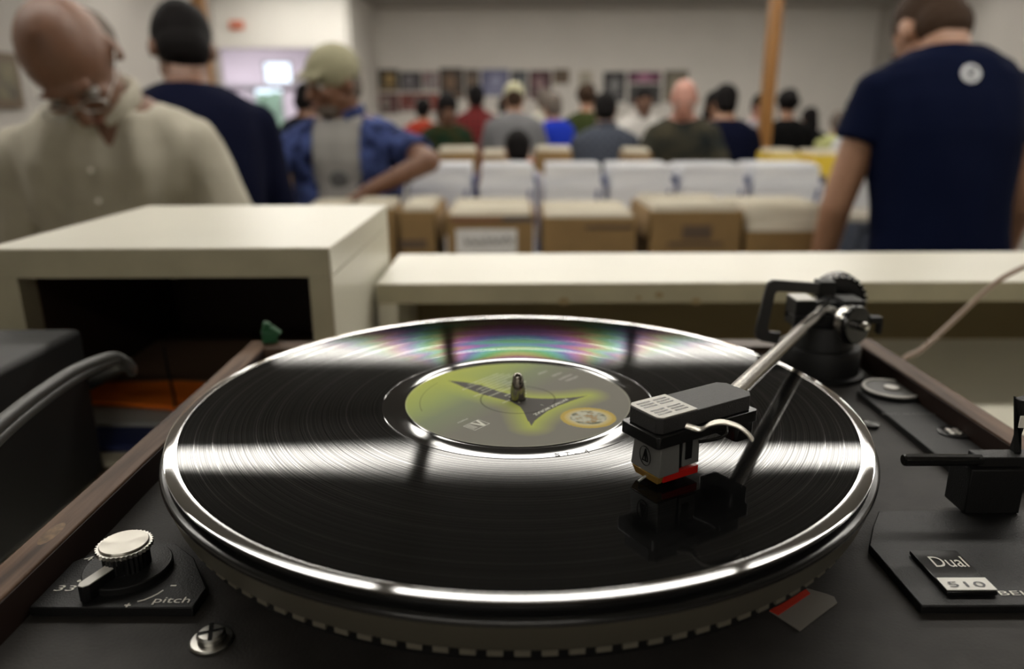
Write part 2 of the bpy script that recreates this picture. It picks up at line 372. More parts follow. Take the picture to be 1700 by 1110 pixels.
MB().bb(BX0 + .023, BX1 - .019, BY0 + .006, BY1 - .011, BZ - bt - .0014, BZ - bt - .0005).build('inner_shade_sheet', DKI, bx)

# stack of papers lying left of the turntable
def sheet(name, lab, cat, x0, x1, y0, y1, z0, z1, rz, m, wave=0, group=None):
    b = MB(); n = 8; v = []; cx, cy = (x0 + x1) / 2, (y0 + y1) / 2
    R = Matrix.Rotation(rz, 3, 'Z')
    for k in (0, 1):
        for j in range(n + 1):
            for i in range(n + 1):
                x = (x1 - x0) * (i / n - .5); y = (y1 - y0) * (j / n - .5)
                z = (z1 if k else z0) + wave * math.sin(i / n * 3.0) * (1 if k else .6)
                p = R @ Vector((x, y, 0)); v.append((cx + p.x, cy + p.y, z))
    N = (n + 1) ** 2; f = []
    for j in range(n):
        for i in range(n):
            a = j * (n + 1) + i; f.append((a, a + 1, a + n + 2, a + n + 1)); f.append((N + a, N + a + 1, N + a + n + 2, N + a + n + 1))
    for i in range(n):
        for a, b2 in ((i, i + 1), (n * (n + 1) + i, n * (n + 1) + i + 1), (i * (n + 1), (i + 1) * (n + 1)), (i * (n + 1) + n, (i + 1) * (n + 1) + n)): f.append((a, b2, N + b2, N + a))
    o = b.add(v, f).build(name, m, smooth=30); return tag(o, lab, cat, group)
sheet('magazine', 'beige magazine at the bottom of the paper stack left of the turntable', 'magazine', -.355, -.188, .485, .60, CT + .0005, CT + .006, .05, mat('beige_paper', (.42, .38, .28), .7))
sheet('booklet', 'dark brown edged booklet in the paper stack', 'booklet', -.350, -.188, .495, .61, CT + .0065, CT + .009, .0, mat('brown_cover', (.10, .07, .045), .6))
sheet('record_sleeve', 'cream record sleeve under the blue sleeve in the paper stack', 'record sleeve', -.352, -.186, .508, .62, CT + .0095, CT + .014, -.03, mat('cream_sleeve', (.50, .47, .36), .6))
sheet('record_sleeve', 'dark blue record sleeve in the paper stack left of the turntable', 'record sleeve', -.335, -.180, .526, .61, CT + .0145, CT + .020, .02, mat('dark_blue_sleeve', (.020, .030, .11), .5))
sheet('envelope', 'pale grey envelope lying on the blue sleeve', 'envelope', -.36, -.190, .555, .66, CT + .0205, CT + .024, -.05, mat('pale_grey_paper', (.40, .41, .39), .7), .002)
sheet('folder', 'bright orange folder on top of the paper stack', 'folder', -.375, -.185, .575, .632, CT + .027, CT + .030, -.20, mat('orange_card', (.90, .20, .015), .6), .002)
sheet('folder', 'dark brown sheet added to darken the back of the paper stack inside the cube shelf', 'folder', -.372, -.160, .636, .79, CT + .031, CT + .033, .0, mat('dark_brown_card', (.07, .038, .018), .7))  # dark sheet added to darken the stack inside the shelf
MB().bb(BX0 + .023, BX1 - .019, .69, BY1 - .011, CT + .0002, CT + .003).build('bottom_shade_sheet', DKI, bx)  # dark sheet painting shade onto the shelf floor
# thin black wire
w = [PY(272, 575, .63), PY(278, 610, .60), PY(287, 650, .58), PY(291, 676, .565)]; w[-1].z = max(w[-1].z, CT + .01)
tag(MB().tube(w, .0011, 8).build('thin_wire', BLACKP), 'thin black wire hanging in front of the orange folder', 'wire')

# black equipment box left
kb = thing('black_speaker', 'black equipment box with a flat top at the left of the counter', 'equipment box', (-.42, .36, CT))
MB().bb(-.62, -.302, .18, .508, CT + .006, 1.3555).build('cabinet', BLACKP, kb, bevel=.004)
for x in (-.59, -.33):
    for y in (.21, .48): MB().cone((x, y, CT), (x, y, CT + .006), .01, .01, 16).build('foot', BLACKG, kb)
MB().bb(-.598, -.325, .172, .1799, 1.255, 1.345).build('front_grille', mat('dark_grille_cloth', (.01, .01, .01), .9, bump=.6, bump_scale=2000), kb)
# twin grey cables looping over it
cg = mat('grey_rubber_cable', (.04, .04, .037), .42, spec=.4)
def spl(pts, n=8):
    pts = [Vector(p) for p in pts]; out = []
    P = [pts[0] * 2 - pts[1]] + pts + [pts[-1] * 2 - pts[-2]]
    for i in range(1, len(P) - 2):
        for k in range(n):
            t = k / n; a, b, c_, d = P[i - 1:i + 3]
            out.append(.5 * ((2 * b) + (c_ - a) * t + (2 * a - 5 * b + 4 * c_ - d) * t * t + (3 * b - a - 3 * c_ + d) * t ** 3))
    return out + [pts[-1]]
cb = thing('twin_cable', 'thick twin grey cable looping over the black box', 'cable', (-.27, .40, CT))
for dx in (0, 1):
    pts = [PY(-60, 760 + dx * 26, .25), PY(0, 702 + dx * 22, .30), PY(60, 655 + dx * 18, .345), PY(120, 616 + dx * 14, .385), PY(168, 596 + dx * 9, .415), PY(192, 592 + dx * 6, .435)]
    e = pts[-1]; pts += [Vector((e.x + .0015, e.y + .008, e.z - .006)), Vector((e.x - .010, e.y + .035, e.z - .020)), Vector((-.285, .515 + dx * .009, e.z - .035)), Vector((-.33, .528 + dx * .009, e.z - .06)), Vector((-.37, .530 + dx * .009, CT + .03)), Vector((-.375, .535 + dx * .009, CT + .004))]
    MB().tube(spl(pts), .0031, 12).build('cable', cg, cb, smooth=60)
# beige cable rising on the right
pts = [PY(1440, 655, .62), PY(1495, 602, .60), PY(1530, 580, .60), PY(1580, 535, .60), PY(1630, 488, .59), PY(1675, 455, .575), PY(1730, 438, .56), PY(1850, 445, .53), PY(1990, 560, .50)]
pts[0].z = CT + .003; e = pts[-1]; pts.append(Vector((e.x + .01, e.y, CT + .003)))
tag(MB().tube(spl(pts), .0021, 10).build('beige_cable', mat('beige_rubber', (.38, .29, .23), .45), smooth=60), 'beige cable curving up behind the right rear of the turntable', 'cable')
# ------------------------------------------------------------ turntable
RZ = 1.3722; PC = Vector((.0026, .3255, RZ)); DZ = 1.337; PLZ = 1.3408
tt = thing('turntable', 'black belt drive turntable with a walnut rim, brushed tonearm and white lettered controls', 'turntable', (.033, .30, CT))
WX0, WX1, WY0, WY1, WZ = -.177, .2445, .118, .4905, 1.351
wt = .0125
for x0, x1, y0, y1 in ((WX0, WX0 + wt, WY0, WY1), (WX1 - wt, WX1, WY0, WY1)): MB().bb(x0, x1, y0, y1, CT + .012, WZ).build('side_board', WALNUT, tt, bevel=.0006)
WALNX = mat('walnut_veneer_cross', (.115, .066, .040), .5, col2=(.055, .032, .020), noise_scale=10, stretch=(1, 14, 14), bump=.2, bump_scale=60)
for nm, y0, y1 in (('front_board', WY0, WY0 + wt), ('rear_board', WY1 - .017, WY1)): MB().bb(WX0 + wt + .0001, WX1 - wt - .0001, y0, y1, CT + .012, WZ - .0003).build(nm, WALNX, tt, bevel=.0006)
for x in (WX0 + .03, WX1 - .03):
    for y in (WY0 + .03, WY1 - .03): MB().cone((x, y, CT), (x, y, CT + .013), .016, .018, 24).build('foot', BLACKP, tt)
IX0, IX1, IY0, IY1 = WX0 + wt + .0002, WX1 - wt - .0002, WY0 + wt + .0002, WY1 - .0172
MB().bb(IX0, IX1, IY0, IY1, DZ - .006, DZ).build('deck_plate', DECK, tt)
LINM = mat('dark_brown_inner_sheet', (.020, .010, .007), .6, spec=.2)  # thin dark brown sheet added to darken each side board's inner face
for xa in (IX0 + .0001, IX1 - .0006): MB().bb(xa, xa + .0005, IY0 + .001, IY1 - .001, DZ + .0003, WZ - .001).build('inner_dark_sheet', LINM, tt)
# chip of bare wood on the left rim
p = PZ(88, 885, WZ)
MB().ell((p.x - .0005, p.y, WZ - .0001), (.0030, .0085, .0003), n=14).build('worn_patch', mat('bare_wood', (.21, .115, .045), .6, noise_amt=.5, noise_scale=300), tt)

def P2(px, py, z): v = PZ(px, py, z); return (v.x, v.y)
# left control plate
x0 = IX0 + .0014
fl = P2(55, 1008, PLZ); frt = P2(320, 1008, PLZ)
bk = P2(152, 902, PLZ)
poly = [(x0, fl[1]), (frt[0], frt[1]), P2(343, 975, PLZ), P2(322, 925, PLZ), (P2(290, 903, PLZ)[0], bk[1]), (x0 + .010, bk[1]), (x0, bk[1] - .012)]
cp = MB().prism(poly, DZ + .0002, PLZ).build('control_plate', BLACKP, tt, bevel=.0004)
# knob: skirt, lever, fluted barrel, cap
KX, KY = -.1393, .2375
kn = empty('speed_knob', (KX, KY, PLZ)); kn.parent = tt; kn.location = (KX - .033, KY - .30, PLZ - CT)
K = Vector((KX, KY, PLZ))
MB().lathe([(.0001, 0), (.0150, 0), (.0150, .0022), (.0146, .0026), (.0001, .0026)], K + Vector((0, 0, .0001)), 64).build('knob_skirt', BLACKP, kn)
MB().cone(K + Vector((0, 0, .0027)), K + Vector((0, 0, .0098)), .0079, .0079, 60, serr=.05).build('knob_barrel', BLACKG, kn, smooth=20)
KT = K + Vector((0, 0, .0099))
MB().cone(KT, KT + Vector((0, 0, .0014)), .0096, .0096, 72, serr=.07).build('serrated_ring', SILVER, kn, smooth=20)
SPUN = mat('spun_aluminium', (.50, .48, .43), .36, 1)
_nt = SPUN.node_tree; _tg = _nt.nodes.new('ShaderNodeTangent'); _tg.direction_type = 'RADIAL'; _tg.axis = 'Z'
_b = _nt.nodes['Principled BSDF']; _nt.links.new(_tg.outputs[0], _b.inputs['Tangent']); _b.inputs['Anisotropic'].default_value = .85; _b.inputs['Anisotropic Rotation'].default_value = .25
MB().lathe([(.0001, .0015), (.0083, .0015), (.0083, .0018), (.0080, .0022), (.0001, .0020)], KT, 64).build('knob_cap', SPUN, kn)
la = PZ(140, 970, PLZ + .006); la.z = PLZ
d = (la - K); d.normalize(); n_ = Vector((-d.y, d.x, 0))
L0, L1 = K + d * .0075, la
def slab(a, b, wd, z0, z1):
    nn = Vector((-(b - a).y, (b - a).x, 0)).normalized() * wd; dd = (b - a).normalized() * wd
    pts = [a - nn, b - nn, b - nn * .5 + dd * .8, b + nn * .5 + dd * .8, b + nn, a + nn]
    return MB().prism([(q.x, q.y) for q in pts], z0, z1)
slab(L0, L1, .0022, PLZ + .0002, PLZ + .0060).build('speed_lever', BLACKP, kn, bevel=.0002)
slab(L0, L1, .0020, PLZ + .0061, PLZ + .0064).build('lever_stripe', mat('pale_grey_stripe', (.72, .70, .65), .5), kn)
# lettering on the control plate
X, Y = (1, 0, 0), (0, 1, 0); Zt = PLZ + .0001
def tpx(body, p0, p1, h, **k):
    a, b = PZ(*p0, Zt), PZ(*p1, Zt); return text('lettering', body, PRINT, tt, a, b - a, Vector((-(b - a).y, (b - a).x, 0)), h, (b - a).length, **k)
tpx('33', (88, 981), (121, 981), .0031, shear=.1)
tpx('45', (137, 931), (166, 930), .0028, shear=.1)
tpx('pitch', (251, 1004), (311, 1004), .0042, shear=.0)
q = MB()
for px, py, r in ((150, 941, .0012), (131.5, 964, .0007)): p = PZ(px, py, Zt); q.lathe([(.0001, 0), (r, 0), (r, .0001), (.0001, .0001)], p, 20)
a = PZ(283, 972, Zt); b = PZ(293, 971, Zt); q.box((a + b) / 2, ((b - a).length, .0006, .0001))
p = PZ(212, 1004, Zt); q.box(p, (.0020, .0005, .0001)); q.box(p, (.0005, .0020, .0001))
arc = [PZ(*c_, Zt) for c_ in ((228, 998), (240, 995), (252, 990), (262, 985), (271, 979))]
q.tube(arc, .00035, 6, flat=.2)
q.build('screw_print', PRINT, tt).name = 'scale_marks'

# transit screws
def screw(px, py, z, r, nm='transit_screw', par=tt, mt=CHROME):
    p = PZ(px, py, z); s = empty(nm); s.parent = par; s.location = p - Vector((.033, .30, CT))
    MB().lathe([(.0001, 0), (r, 0), (r, .0006), (r * .93, .0011), (r * .62, .0012), (.0001, .0012)], p, 40).build('washer', mt, s)
    b = MB(); b.lathe([(.0001, .0013), (r * .66, .0013), (r * .66, .0028), (r * .55, .0036), (.0001, .0038)], p, 40)
    b.build('screw_head', mt, s)
    MB().box(p + Vector((0, 0, .0036)), (r * 1.2, r * .20, .0006), (0, 0, .3)).box(p + Vector((0, 0, .00365)), (r * .20, r * 1.2, .0006), (0, 0, .3)).build('cross_slot', BLACKG, s)
    return s
SCM = mat('nickel_screw', (.45, .44, .41), .3, 1)
screw(352, 1064, DZ + .0001, .0068, mt=SCM)

# platter
pl = empty('platter'); pl.parent = tt; pl.location = PC - Vector((.033, .30, CT))
PLAT = mat('matt_platter_metal', (.115, .105, .078), .42, .35)
b = MB().lathe([(.0001, -.0042), (.1500, -.0042), (.1516, -.0044), (.1524, -.0050), (.1526, -.0064)], PC, 192, closed=False)
b.build('platter_rim', BLACKG, pl, smooth=50)
MB().lathe([(.1400, -.0065), (.1523, -.0065), (.1521, -.0078), (.1497, -.0160), (.1400, -.0160)], PC, 192, closed=True).build('platter_side', PLAT, pl, smooth=40)
MB().lathe([(.02, -.0161), (.1478, -.0161), (.1470, -.0215), (.135, -.0290), (.02, -.0290)], PC, 192, closed=True).build('platter_skirt', BLACKP, pl, smooth=40)
MB().cone(PC + Vector((0, 0, -.0348)), PC + Vector((0, 0, -.0289)), .03, .03, 48).build('bearing_hub', SATIN, pl)
b = MB()
for i in range(120):
    a = 2 * PI * i / 120; rr = .1478; c_ = Vector((PC.x + rr * math.cos(a), PC.y + rr * math.sin(a), PC.z - .0182))
    b.box(c_, (.0011, .0046, .0018), (0, 0, a))
b.build('strobe_dots', mat('dull_strobe_dot', (.24, .22, .17), .4, .5), pl)
MB().lathe([(.0040, -.0041), (.1485, -.0041), (.1485, -.0019), (.0040, -.0019)], PC, 128, closed=True).build('platter_mat', BLACKP, pl)
S0 = PC
MB().lathe([(.0001, -.0040), (.0035, -.0040), (.0035, .0005), (.0034, .0050), (.0030, .0075), (.0022, .0115), (.0014, .0127), (.0001, .0131)], S0, 40).build('spindle', mat('dark_spindle_steel', (.28, .26, .23), .12, 1), tt, smooth=60)

# ------------------------------------------------------------ record
VINYL = bpy.data.materials.new('grooved_black_vinyl'); VINYL.use_nodes = True
nt = VINYL.node_tree; N = nt.nodes; L = nt.links.new
for n_0 in list(N): N.remove(n_0)
def nd(t, **k):
    n = N.new(t)
    for a_, b_ in k.items(): setattr(n, a_, b_)
    return n
def math_(op, a_, b_=None, c_=None):
    n = nd('ShaderNodeMath', operation=op)
    for i, v in enumerate((a_, b_, c_)):
        if v is None: continue
        if isinstance(v, (int, float)): n.inputs[i].default_value = v
        else: L(v, n.inputs[i])
    return n.outputs[0]
tc = nd('ShaderNodeTexCoord'); sep = nd('ShaderNodeSeparateXYZ'); L(tc.outputs['Object'], sep.inputs[0])
cxy = nd('ShaderNodeCombineXYZ'); L(sep.outputs[0], cxy.inputs[0]); L(sep.outputs[1], cxy.inputs[1])
ln = nd('ShaderNodeVectorMath', operation='LENGTH'); L(cxy.outputs[0], ln.inputs[0]); rad = ln.outputs['Value']
nrm = nd('ShaderNodeVectorMath', operation='NORMALIZE'); L(cxy.outputs[0], nrm.inputs[0])
tang = nd('ShaderNodeTangent', direction_type='RADIAL', axis='Z')
ns = nd('ShaderNodeTexNoise'); ns.noise_dimensions = '1D'; ns.inputs['Scale'].default_value = 1500; ns.inputs['Detail'].default_value = 6
L(rad, ns.inputs['W'])
grv = nd('ShaderNodeMapRange'); L(ns.outputs[0], grv.inputs[0]); grv.inputs[1].default_value = .3; grv.inputs[2].default_value = .7; grv.inputs[3].default_value = .24; grv.inputs[4].default_value = .66
fr_ = nd('ShaderNodeFresnel'); fr_.inputs[0].default_value = 1.5
geo = nd('ShaderNodeNewGeometry')
dt = nd('ShaderNodeVectorMath', operation='DOT_PRODUCT'); L(nrm.outputs[0], dt.inputs[0]); L(geo.outputs['Incoming'], dt.inputs[1])
# diffraction of the grooves: colour follows the viewing angle across the groove
ph = math_('ADD', math_('MULTIPLY', dt.outputs['Value'], 9.0), math_('MULTIPLY', rad, 16.0))
n2_ = nd('ShaderNodeTexNoise'); n2_.noise_dimensions = '1D'; n2_.inputs['Scale'].default_value = 90; L(rad, n2_.inputs['W'])
ph = math_('ADD', ph, math_('MULTIPLY', n2_.outputs[0], 1.2))
hsv = nd('ShaderNodeCombineColor', mode='HSV'); L(math_('FRACT', ph), hsv.inputs[0])
sat = nd('ShaderNodeMapRange'); L(math_('MULTIPLY', dt.outputs['Value'], -1.0), sat.inputs[0]); sat.inputs[1].default_value = .74; sat.inputs[2].default_value = .93; sat.inputs[3].default_value = 0; sat.inputs[4].default_value = .6
L(sat.outputs[0], hsv.inputs[1]); L(math_('SUBTRACT', 1.0, math_('MULTIPLY', sat.outputs[0], .75)), hsv.inputs[2])
vm = nd('ShaderNodeVectorMath', operation='SCALE'); L(hsv.outputs[0], vm.inputs[0]); L(math_('MULTIPLY', fr_.outputs[0], grv.outputs[0]), vm.inputs['Scale'])
g1 = nd('ShaderNodeBsdfAnisotropic'); g1.distribution = 'BECKMANN'; g1.inputs['Roughness'].default_value = .05; g1.inputs['Anisotropy'].default_value = .68
L(vm.outputs[0], g1.inputs['Color']); L(tang.outputs[0], g1.inputs['Tangent'])
g2 = nd('ShaderNodeBsdfAnisotropic'); lipr = math_('MULTIPLY', math_('GREATER_THAN', rad, .1450), .12); L(math_('ADD', lipr, .04), g2.inputs['Roughness'])
v2 = nd('ShaderNodeVectorMath', operation='SCALE'); v2.inputs[0].default_value = (1, 1, 1); L(fr_.outputs[0], v2.inputs['Scale']); L(v2.outputs[0], g2.inputs['Color'])
# 1 where grooved, 0 on the dead wax, lip and between tracks
def band(a_, b_): return math_('MULTIPLY', math_('GREATER_THAN', rad, a_), math_('LESS_THAN', rad, b_))
m_ = band(.0622, .1455)
for r_ in (.1391, .1322, .1153, .1078, .0946, .0778): m_ = math_('MULTIPLY', m_, math_('SUBTRACT', 1.0, band(r_ - .00018, r_ + .00018)))
# broad weak lobe of the groove walls, and the sparsely grooved lead-in edge
g4 = nd('ShaderNodeBsdfAnisotropic'); g4.distribution = 'GGX'; g4.inputs['Roughness'].default_value = .22; g4.inputs['Anisotropy'].default_value = .6
v4 = nd('ShaderNodeVectorMath', operation='SCALE'); L(vm.outputs[0], v4.inputs[0]); v4.inputs['Scale'].default_value = .035; L(v4.outputs[0], g4.inputs['Color']); L(tang.outputs[0], g4.inputs['Tangent'])
ga = nd('ShaderNodeAddShader'); L(g1.outputs[0], ga.inputs[0]); L(g4.outputs[0], ga.inputs[1])
g3 = nd('ShaderNodeBsdfAnisotropic'); g3.distribution = 'BECKMANN'; g3.inputs['Roughness'].default_value = .12; g3.inputs['Anisotropy'].default_value = .65
v3 = nd('ShaderNodeVectorMath', operation='SCALE'); v3.inputs[0].default_value = (6, 6, 6); L(fr_.outputs[0], v3.inputs['Scale']); L(v3.outputs[0], g3.inputs['Color']); L(tang.outputs[0], g3.inputs['Tangent'])
ml = nd('ShaderNodeMixShader'); L(math_('GREATER_THAN', rad, .1454), ml.inputs[0]); L(g2.outputs[0], ml.inputs[1]); L(g3.outputs[0], ml.inputs[2])
mx = nd('ShaderNodeMixShader'); L(m_, mx.inputs[0]); L(ml.outputs[0], mx.inputs[1]); L(ga.outputs[0], mx.inputs[2])
df = nd('ShaderNodeBsdfDiffuse'); df.inputs[0].default_value = (.003, .003, .003, 1)
ad = nd('ShaderNodeAddShader'); L(mx.outputs[0], ad.inputs[0]); L(df.outputs[0], ad.inputs[1])
out = nd('ShaderNodeOutputMaterial'); L(ad.outputs[0], out.inputs[0])

rec = thing('vinyl_record', 'black vinyl record with a yellow green label playing on the turntable', 'vinyl record', PC)
prof = [(.0037, -.0018), (.1480, -.0018), (.1500, -.0017), (.1505, -.0012), (0.15045, -0.000402), (0.1502, -0.000286), (0.1499, -0.000227), (0.1494, -0.000157), (0.1489, -0.0001), (0.1484, -5.5e-05), (0.1479, -1.8e-05), (0.1474, 1.3e-05), (0.1469, 3.5e-05), (0.1464, 4e-05), (0.1459, 2.2e-05), (0.1455, 0), (.1453, 0), (.0625, 0), (.0622, 0), (.0620, .00005), (.0619, .00005), (.0600, .00005), (.0539, .00005), (.0530, .00012), (.0520, .00008), (.0518, .0001), (.0516, .0001), (.0037, .0001)]
MB().lathe(prof, PC, 256, closed=True).build('grooved_disc', VINYL, rec, smooth=60)
# label with its print as a colour attribute
spire = [(-.0343, .0256), (-.0255, .0152), (-.0169, .0064), (-.0085, .0004), (-.0027, -.0037), (.0010, -.0095), (.0026, -.016), (.0038, -.0235), (.0054, -.0313), (.0068, -.0262), (.0091, -.0216), (.0128, -.0150), (.0177, -.0091), (.0245, -.0025), (.0328, .0043), (.0275, .0024), (.0225, .0013), (.0165, .0006), (.0113, .0006), (.0055, .0016), (.0001, .0038), (-.0085, .0100), (-.0174, .0186), (-.0260, .0232)]
def seg_d(x, y, a, b):
    dx, dy = b[0] - a[0], b[1] - a[1]; t = max(0, min(1, ((x - a[0]) * dx + (y - a[1]) * dy) / (dx * dx + dy * dy)))
    return math.hypot(x - a[0] - t * dx, y - a[1] - t * dy)
def inside(x, y, P):
    c_ = False; j = len(P) - 1
    for i in range(len(P)):
        if (P[i][1] > y) != (P[j][1] > y) and x < (P[j][0] - P[i][0]) * (y - P[i][1]) / (P[j][1] - P[i][1]) + P[i][0]: c_ = not c_
        j = i
    return c_
def mixc(a, b, t): t = max(0, min(1, t)); return tuple(a[i] + (b[i] - a[i]) * t for i in range(3))
GREY, YEL, GRN = (.215, .207, .178), (.44, .49, .11), (.26, .34, .16)
dash = []; rr_ = random.Random(3)
ca, sa = math.cos(math.radians(49)), math.sin(math.radians(49))
# rows of illegible credits: (v offset, u0, u1)
rows = []
for k in range(15): rows.append((-.0005 + k * .0026, rr_.uniform(.003, .008), rr_.uniform(.013, .030)))
def label_col(x, y):
    r = math.hypot(x, y)
    din = min(seg_d(x, y, spire[i], spire[(i + 1) % len(spire)]) for i in range(len(spire)))
    left = (-x * .75 + y * .55) / .045
    base = mixc(GREY, GRN, left * 1.3 + .05)
    base = mixc(base, YEL, max(0, left - .35) * 1.5)
    if inside(x, y, spire): c = mixc((.085, .08, .078), GREY, .2)
    else: c = mixc(YEL, base, (din / .011) ** .8)
    u = -x * ca - y * sa; v = -x * sa + y * ca     # text frame rotated 229 degrees
    if x < 0.004 and y > -.012:
        vv = (v + .012)
        k = vv / .0026; fk = k - math.floor(k); ki = int(math.floor(k))
        if 0 <= ki < 17 and .3 < fk < .62:
            h0 = ((ki * 7919) % 13) / 13.; s0 = -.026 + h0 * .012; e0 = s0 + .012 + ((ki * 104729) % 17) / 17. * .020
            if s0 < u < e0 and r < .045 and math.sin(u * 4200 + ki) > -.4 and din > .0: c = mixc(c, (.75, .78, .60), .75)
    for (cx, cy, l) in ((.020, .034, .008), (.024, .030, .011), (.0275, .028, .010), (.013, .037, .007)):
        du = (x - cx) * ca + (y - cy) * sa; dv = -(x - cx) * sa + (y - cy) * ca
        if abs(dv) < .0008 and abs(du) < l / 2 and math.sin(du * 5200) > -.3: c = mixc(c, (.55, .54, .48), .7)
    # oval vignette
    ex, ey = x - .0304, y + .0221; de = math.hypot(ex / .0121, ey / .0114)
    if de < 1:
        c = (.50, .37, .10)
        if de < .86:
            w_ = noise.noise(Vector((ex * 260, ey * 260, 3))) + .6 * noise.noise(Vector((ex * 700, ey * 700, 8)))
            c = mixc((.52, .52, .42), (.16, .17, .12), .35 + w_ * 1.3) if de < .66 else mixc((.55, .50, .30), (.55, .42, .14), (de - .66) / .2)
            if de < .5 and w_ > .1: c = mixc(c, (.50, .30, .12), .5)
    if abs(r - .0172) < .00025: c = mixc(c, (.03, .03, .02), .55)
    if abs(r - .0450) < .0003 and x < -.030 and y > -.014 and y < .022: c = mixc(c, (.03, .03, .02), .5)
    if r > .0512: c = mixc(c, (.5, .5, .4), .3)
    return c
LM = vcol_mat('printed_paper_label', .65, .04)
bm = bmesh.new(); NR, NA = 130, 420; lay = bm.loops.layers.float_color.new('print'); rings = []
for j in range(NR + 1):
    r = .00375 + (.0517 - .00375) * j / NR
    rings.append([bm.verts.new((PC.x + r * math.cos(2 * PI * i / NA), PC.y + r * math.sin(2 * PI * i / NA), PC.z + .00022)) for i in range(NA)])
cache = {}
for j, rg in enumerate(rings):
    for i, v in enumerate(rg): cache[v] = label_col(v.co.x - PC.x, v.co.y - PC.y)
for j in range(NR):
    for i in range(NA):
        f = bm.faces.new((rings[j][i], rings[j + 1][i], rings[j + 1][(i + 1) % NA], rings[j][(i + 1) % NA]))
        for lp in f.loops: lp[lay] = (*cache[lp.vert], 1)
b = MB(); b.bm.free(); b.bm = bm
lab_o = b.build('paper_label', LM, rec, smooth=60)
LT = mat('pale_label_ink', (.72, .72, .64), .6, spec=.1)
z_ = PC.z + .00028
A0 = PZ(939, 662, z_); B0 = PZ(885, 688, z_); td = (B0 - A0).normalized(); tn = Vector((-td.y, td.x, 0))
text('label_lettering', 'PATRICK MORAZ', LT, lab_o, A0 - tn * .0003, td, tn, .0019, (B0 - A0).length, ext=.00002, off=.02)
q = PZ(898, 671, z_); text('label_lettering', 'i', LT, lab_o, q, td, tn, .0018, ext=.00002)
# boxed initial logo with side strokes
c0 = Vector((-.0152, .2957, z_)); w_, h_ = .0092, .0066
b = MB(); T = Matrix.Translation(c0) @ Matrix(((td.x, tn.x, 0, 0), (td.y, tn.y, 0, 0), (0, 0, 1, 0), (0, 0, 0, 1)))
for s in (-1, 1): b.box((0, s * h_ / 2, 0), (w_, .00025, .00004), M=T); b.box((s * w_ / 2, 0, 0), (.00025, h_, .00004), M=T)
for a_ in range(5): b.box((w_ * (.18 + .06 * a_), -h_ * .05, 0), (.00022, h_ * .75, .00004), M=T)
b.prism([(-.0042, -.0031), (-.0030, -.0031), (-.0017, .0012), (-.0004, -.0031), (.0008, -.0031), (-.0010, .0031), (-.0024, .0031)], 0, .00004, M=T)
b.build('label_logo', LT, lab_o)
text('label_lettering', 'STEREO', LT, lab_o, PZ(775, 694, z_), td, tn, .0010, .0062, ext=.00002)
ET = mat('etched_vinyl', (.16, .16, .16), .4)
for ch, px, py in (('S', 925, 757), ('T', 942, 755), ('-', 958, 753), ('A', 974, 751)):
    a_ = PZ(px - 4, py, PC.z + .00012); text('etched_mark', ch, ET, rec, a_, (1, .05, 0), (-.05, 1, 0), .0028 if ch != '-' else .0004, .0022, ext=.00002)

# ------------------------------------------------------------ raised plates, dial, badge on the right
MB().prism([(.2045, .418), (.2045, .303), (IX1 - .0015, .303), (IX1 - .0015, .418)], DZ + .0002, PLZ).build('side_plate', BLACKP, tt, bevel=.0005)
bl = P2(1443, 903, PLZ); bf = P2(1530, 1004, PLZ); bb_ = P2(1459, 846, PLZ)
MB().prism([bf, (IX1 - .001, bf[1]), (IX1 - .001, bb_[1]), (bb_[0], bb_[1]), ((bb_[0] + bl[0]) / 2 - .0006, (bb_[1] + bl[1]) / 2), bl], DZ + .0002, PLZ - .0003).build('badge_plate', BLACKP, tt, bevel=.0005)
# name badge
BZT = PLZ + .0016
n0, n1, n2, n3 = P2(1510, 913, BZT), P2(1588, 913, BZT), P2(1652, 980, BZT), P2(1572, 982, BZT)
bg = MB().prism([n0, (n0[0], n3[1]), (n1[0], n3[1]), (n1[0], n0[1])], PLZ, BZT).build('name_badge', BLACKG, tt, bevel=.0003)
a_ = PZ(1555, 941, BZT + .0001); b_ = PZ(1611, 941, BZT + .0001)
text('badge_lettering', 'Dual', PRINT, bg, a_, (1, 0, 0), (0, 1, 0), .0066, (b_ - a_).length, ext=.0001, off=.004)
s0, s1 = PZ(1556, 960, BZT), PZ(1652, 980, BZT)
MB().bb(n0[0] + .0002, n1[0] - .0001, s1.y, s0.y, BZT + .0001, BZT + .0004).build('silver_strip', mat('satin_silver_strip', (.55, .54, .50), .4, .3), bg)
a_ = PZ(1578, 974, BZT + .0005); b_ = PZ(1640, 974, BZT + .0005)
text('badge_lettering', '510', mat('dark_badge_ink', (.04, .04, .05), .4), bg, a_, (1, 0, 0), (0, 1, 0), .0030, (b_ - a_).length, ext=.0001)
a_ = PZ(1662, 987, PLZ); text('lettering', 'BELT', PRINT, tt, Vector((a_.x, a_.y, PLZ - .0002)), (1, 0, 0), (0, 1, 0), .0024, .0150, ext=.0001)
